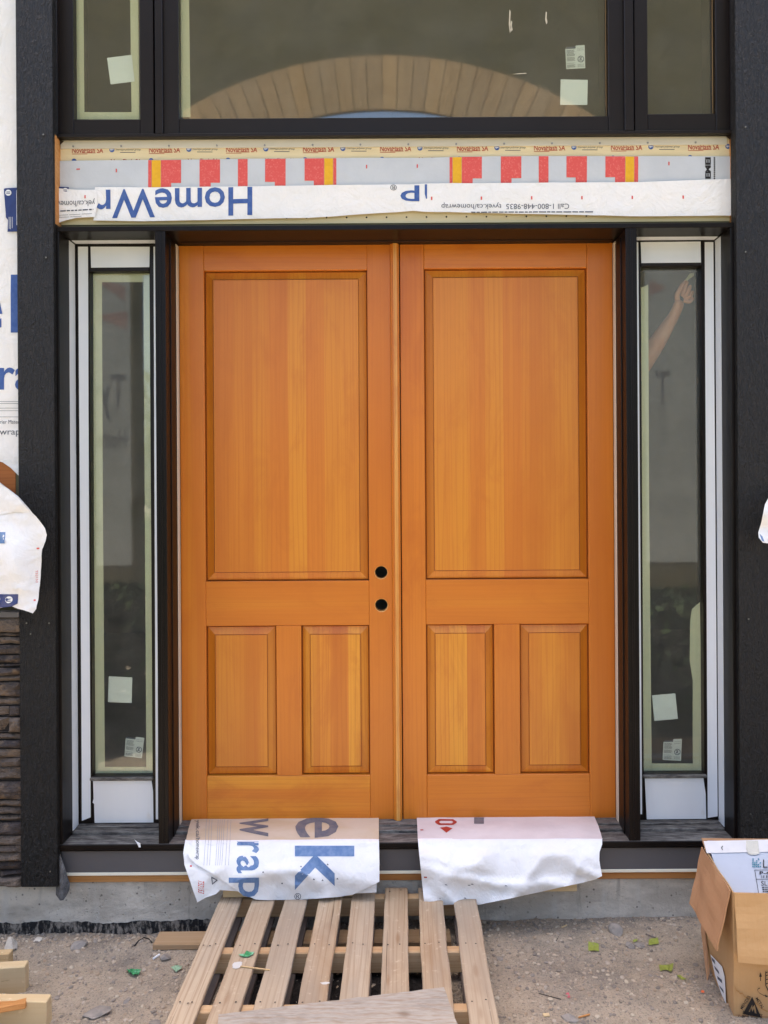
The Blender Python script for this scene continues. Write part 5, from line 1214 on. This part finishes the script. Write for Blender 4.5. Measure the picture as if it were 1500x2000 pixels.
for x0, x1, sgn, lb_ in ((-3.5, XI0 - .03, -1, 'house wrap on the porch pillar mirrored in the left sidelight'), (XI1 + .05, 3.4, 1, 'house wrap on the porch pillar mirrored in the right sidelight')):
    t = thing('pillar_wrap', lb_, 'house wrap', (x0, YP, 1.0))
    obj('sheet', B(x0, x1, YP + .003, YP + .008, 1.0, 4.35), M_wrapsh, t)
    def pz(px, py, lift=0): return Vector((px, YP + .010, py))
    lb, rd = bmesh.new(), bmesh.new()
    def ptx(s_, x0_, z0_, x1_, z1_, out):
        bb = text2(s_, (x0_, z0_, x1_, z1_), bold=.01)
        for v in bb.verts: v.co.y = z0_ + z1_ - v.co.y; v.co.x = x0_ + x1_ - v.co.x
        lay(bb, pz, out=out, face=Vector((0, 1, 0)))
    if sgn < 0: ptx('Tyvek', -3.45, 2.5, -2.80, 2.95, lb); ptx('HomeWrap', -3.4, 2.15, -2.80, 2.38, lb); lay(poly2([[(-2.8, 3.7), (-3.15, 3.95), (-2.8, 3.85)]]), pz, out=rd, face=Vector((0, 1, 0))); lay(poly2([[(-2.78, 3.4), (-3.1, 3.55), (-2.78, 3.6)]]), pz, out=rd, face=Vector((0, 1, 0)))
    else: ptx('T', 2.6, 2.6, 2.75, 2.95, lb); lay(poly2([[(2.55, 3.72), (2.72, 3.8), (2.55, 3.88)]]), pz, out=rd, face=Vector((0, 1, 0)))
    pieces('letter', lb, M_shb, t); obj('logo', rd, M_shr, t)
M_leaf = ramp_island('leaf_green', [S(48, 62, 40), S(60, 74, 48), S(40, 52, 36), S(72, 86, 54)], .6)
def added_shrub(label, x, y, h, r, seed):  # bushes added out of view to keep sunlit ground out of the sidelight reflections
    rg_ = random.Random(seed); t = thing('added_shrub', label, 'added_shrub', (x, y, 0)); V_, F_ = [], []
    for i in range(7000):
        a = rg_.uniform(0, 6.283); q = rg_.random() ** .45; z = h * rg_.random() ** .95
        rad = r * q * (0.75 + .35 * math.sin(z / h * 3.0)) * (1 + .25 * noise.noise(Vector((math.cos(a) * 2, math.sin(a) * 2, z * 3 + seed))))
        c = Vector((rad * math.cos(a), rad * math.sin(a), z + .04)); u = Vector([rg_.gauss(0, 1) for _ in range(3)]).normalized(); v = u.orthogonal().normalized(); l = rg_.uniform(.03, .06)
        k = len(V_); V_ += [c + u * l, c + v * l * .5, c - u * l, c - v * l * .5]; F_.append((k, k + 1, k + 2, k + 3))
    me = bpy.data.meshes.new('leaves'); me.from_pydata(V_, [], F_); me.materials.append(M_leaf); o = bpy.data.objects.new('leaves', me); COL.objects.link(o); o.parent = t; o['kind'] = 'stuff'
    for i in range(5):
        a = i * 1.26; obj('stem', tube([Vector((x, y, 0)), Vector((x + r * .25 * math.cos(a), y + r * .25 * math.sin(a), h * .45)), Vector((x + r * .6 * math.cos(a), y + r * .6 * math.sin(a), h * .85))], .008), M_brown, t)
added_shrub('added dark bush left of the way, hiding sunlit ground mirrored in the left sidelight', -2.15, -2.15, 1.02, .55, 1)
added_shrub('added dark bush right of the way, hiding sunlit ground mirrored in the right sidelight', 1.98, -2.15, .95, .55, 2)
rh = random.Random(3)
hv, hf = [], []
for i in range(9000):
    x = rh.uniform(-22, 22); ht = 4.2 + 1.6 * noise.noise(Vector((x * .35, 0, 4))) + .7 * noise.noise(Vector((x * 1.3, 0, 9)))
    c = Vector((x, -17 + rh.uniform(-1.2, 1.2), ht * rh.random() ** .7)); u = Vector([rh.gauss(0, 1) for _ in range(3)]).normalized(); v = u.orthogonal().normalized(); r = rh.uniform(.10, .24)
    k = len(hv); hv += [c + u * r, c + v * r * .6, c - u * r, c - v * r * .6]; hf.append((k, k + 1, k + 2, k + 3))
me = bpy.data.meshes.new('hedge'); me.from_pydata(hv, [], hf); me.materials.append(ramp_island('foliage', [S(58, 74, 40), S(70, 88, 48), S(48, 62, 36), S(84, 100, 58)], .7))
o = bpy.data.objects.new('hedge', me); COL.objects.link(o); o['kind'] = 'stuff'; o['label'] = 'dark green hedge of trees across the yard, seen only mirrored in the glass'; o['category'] = 'hedge'
for o in bpy.data.objects:
    if '_o' in o: del o['_o']
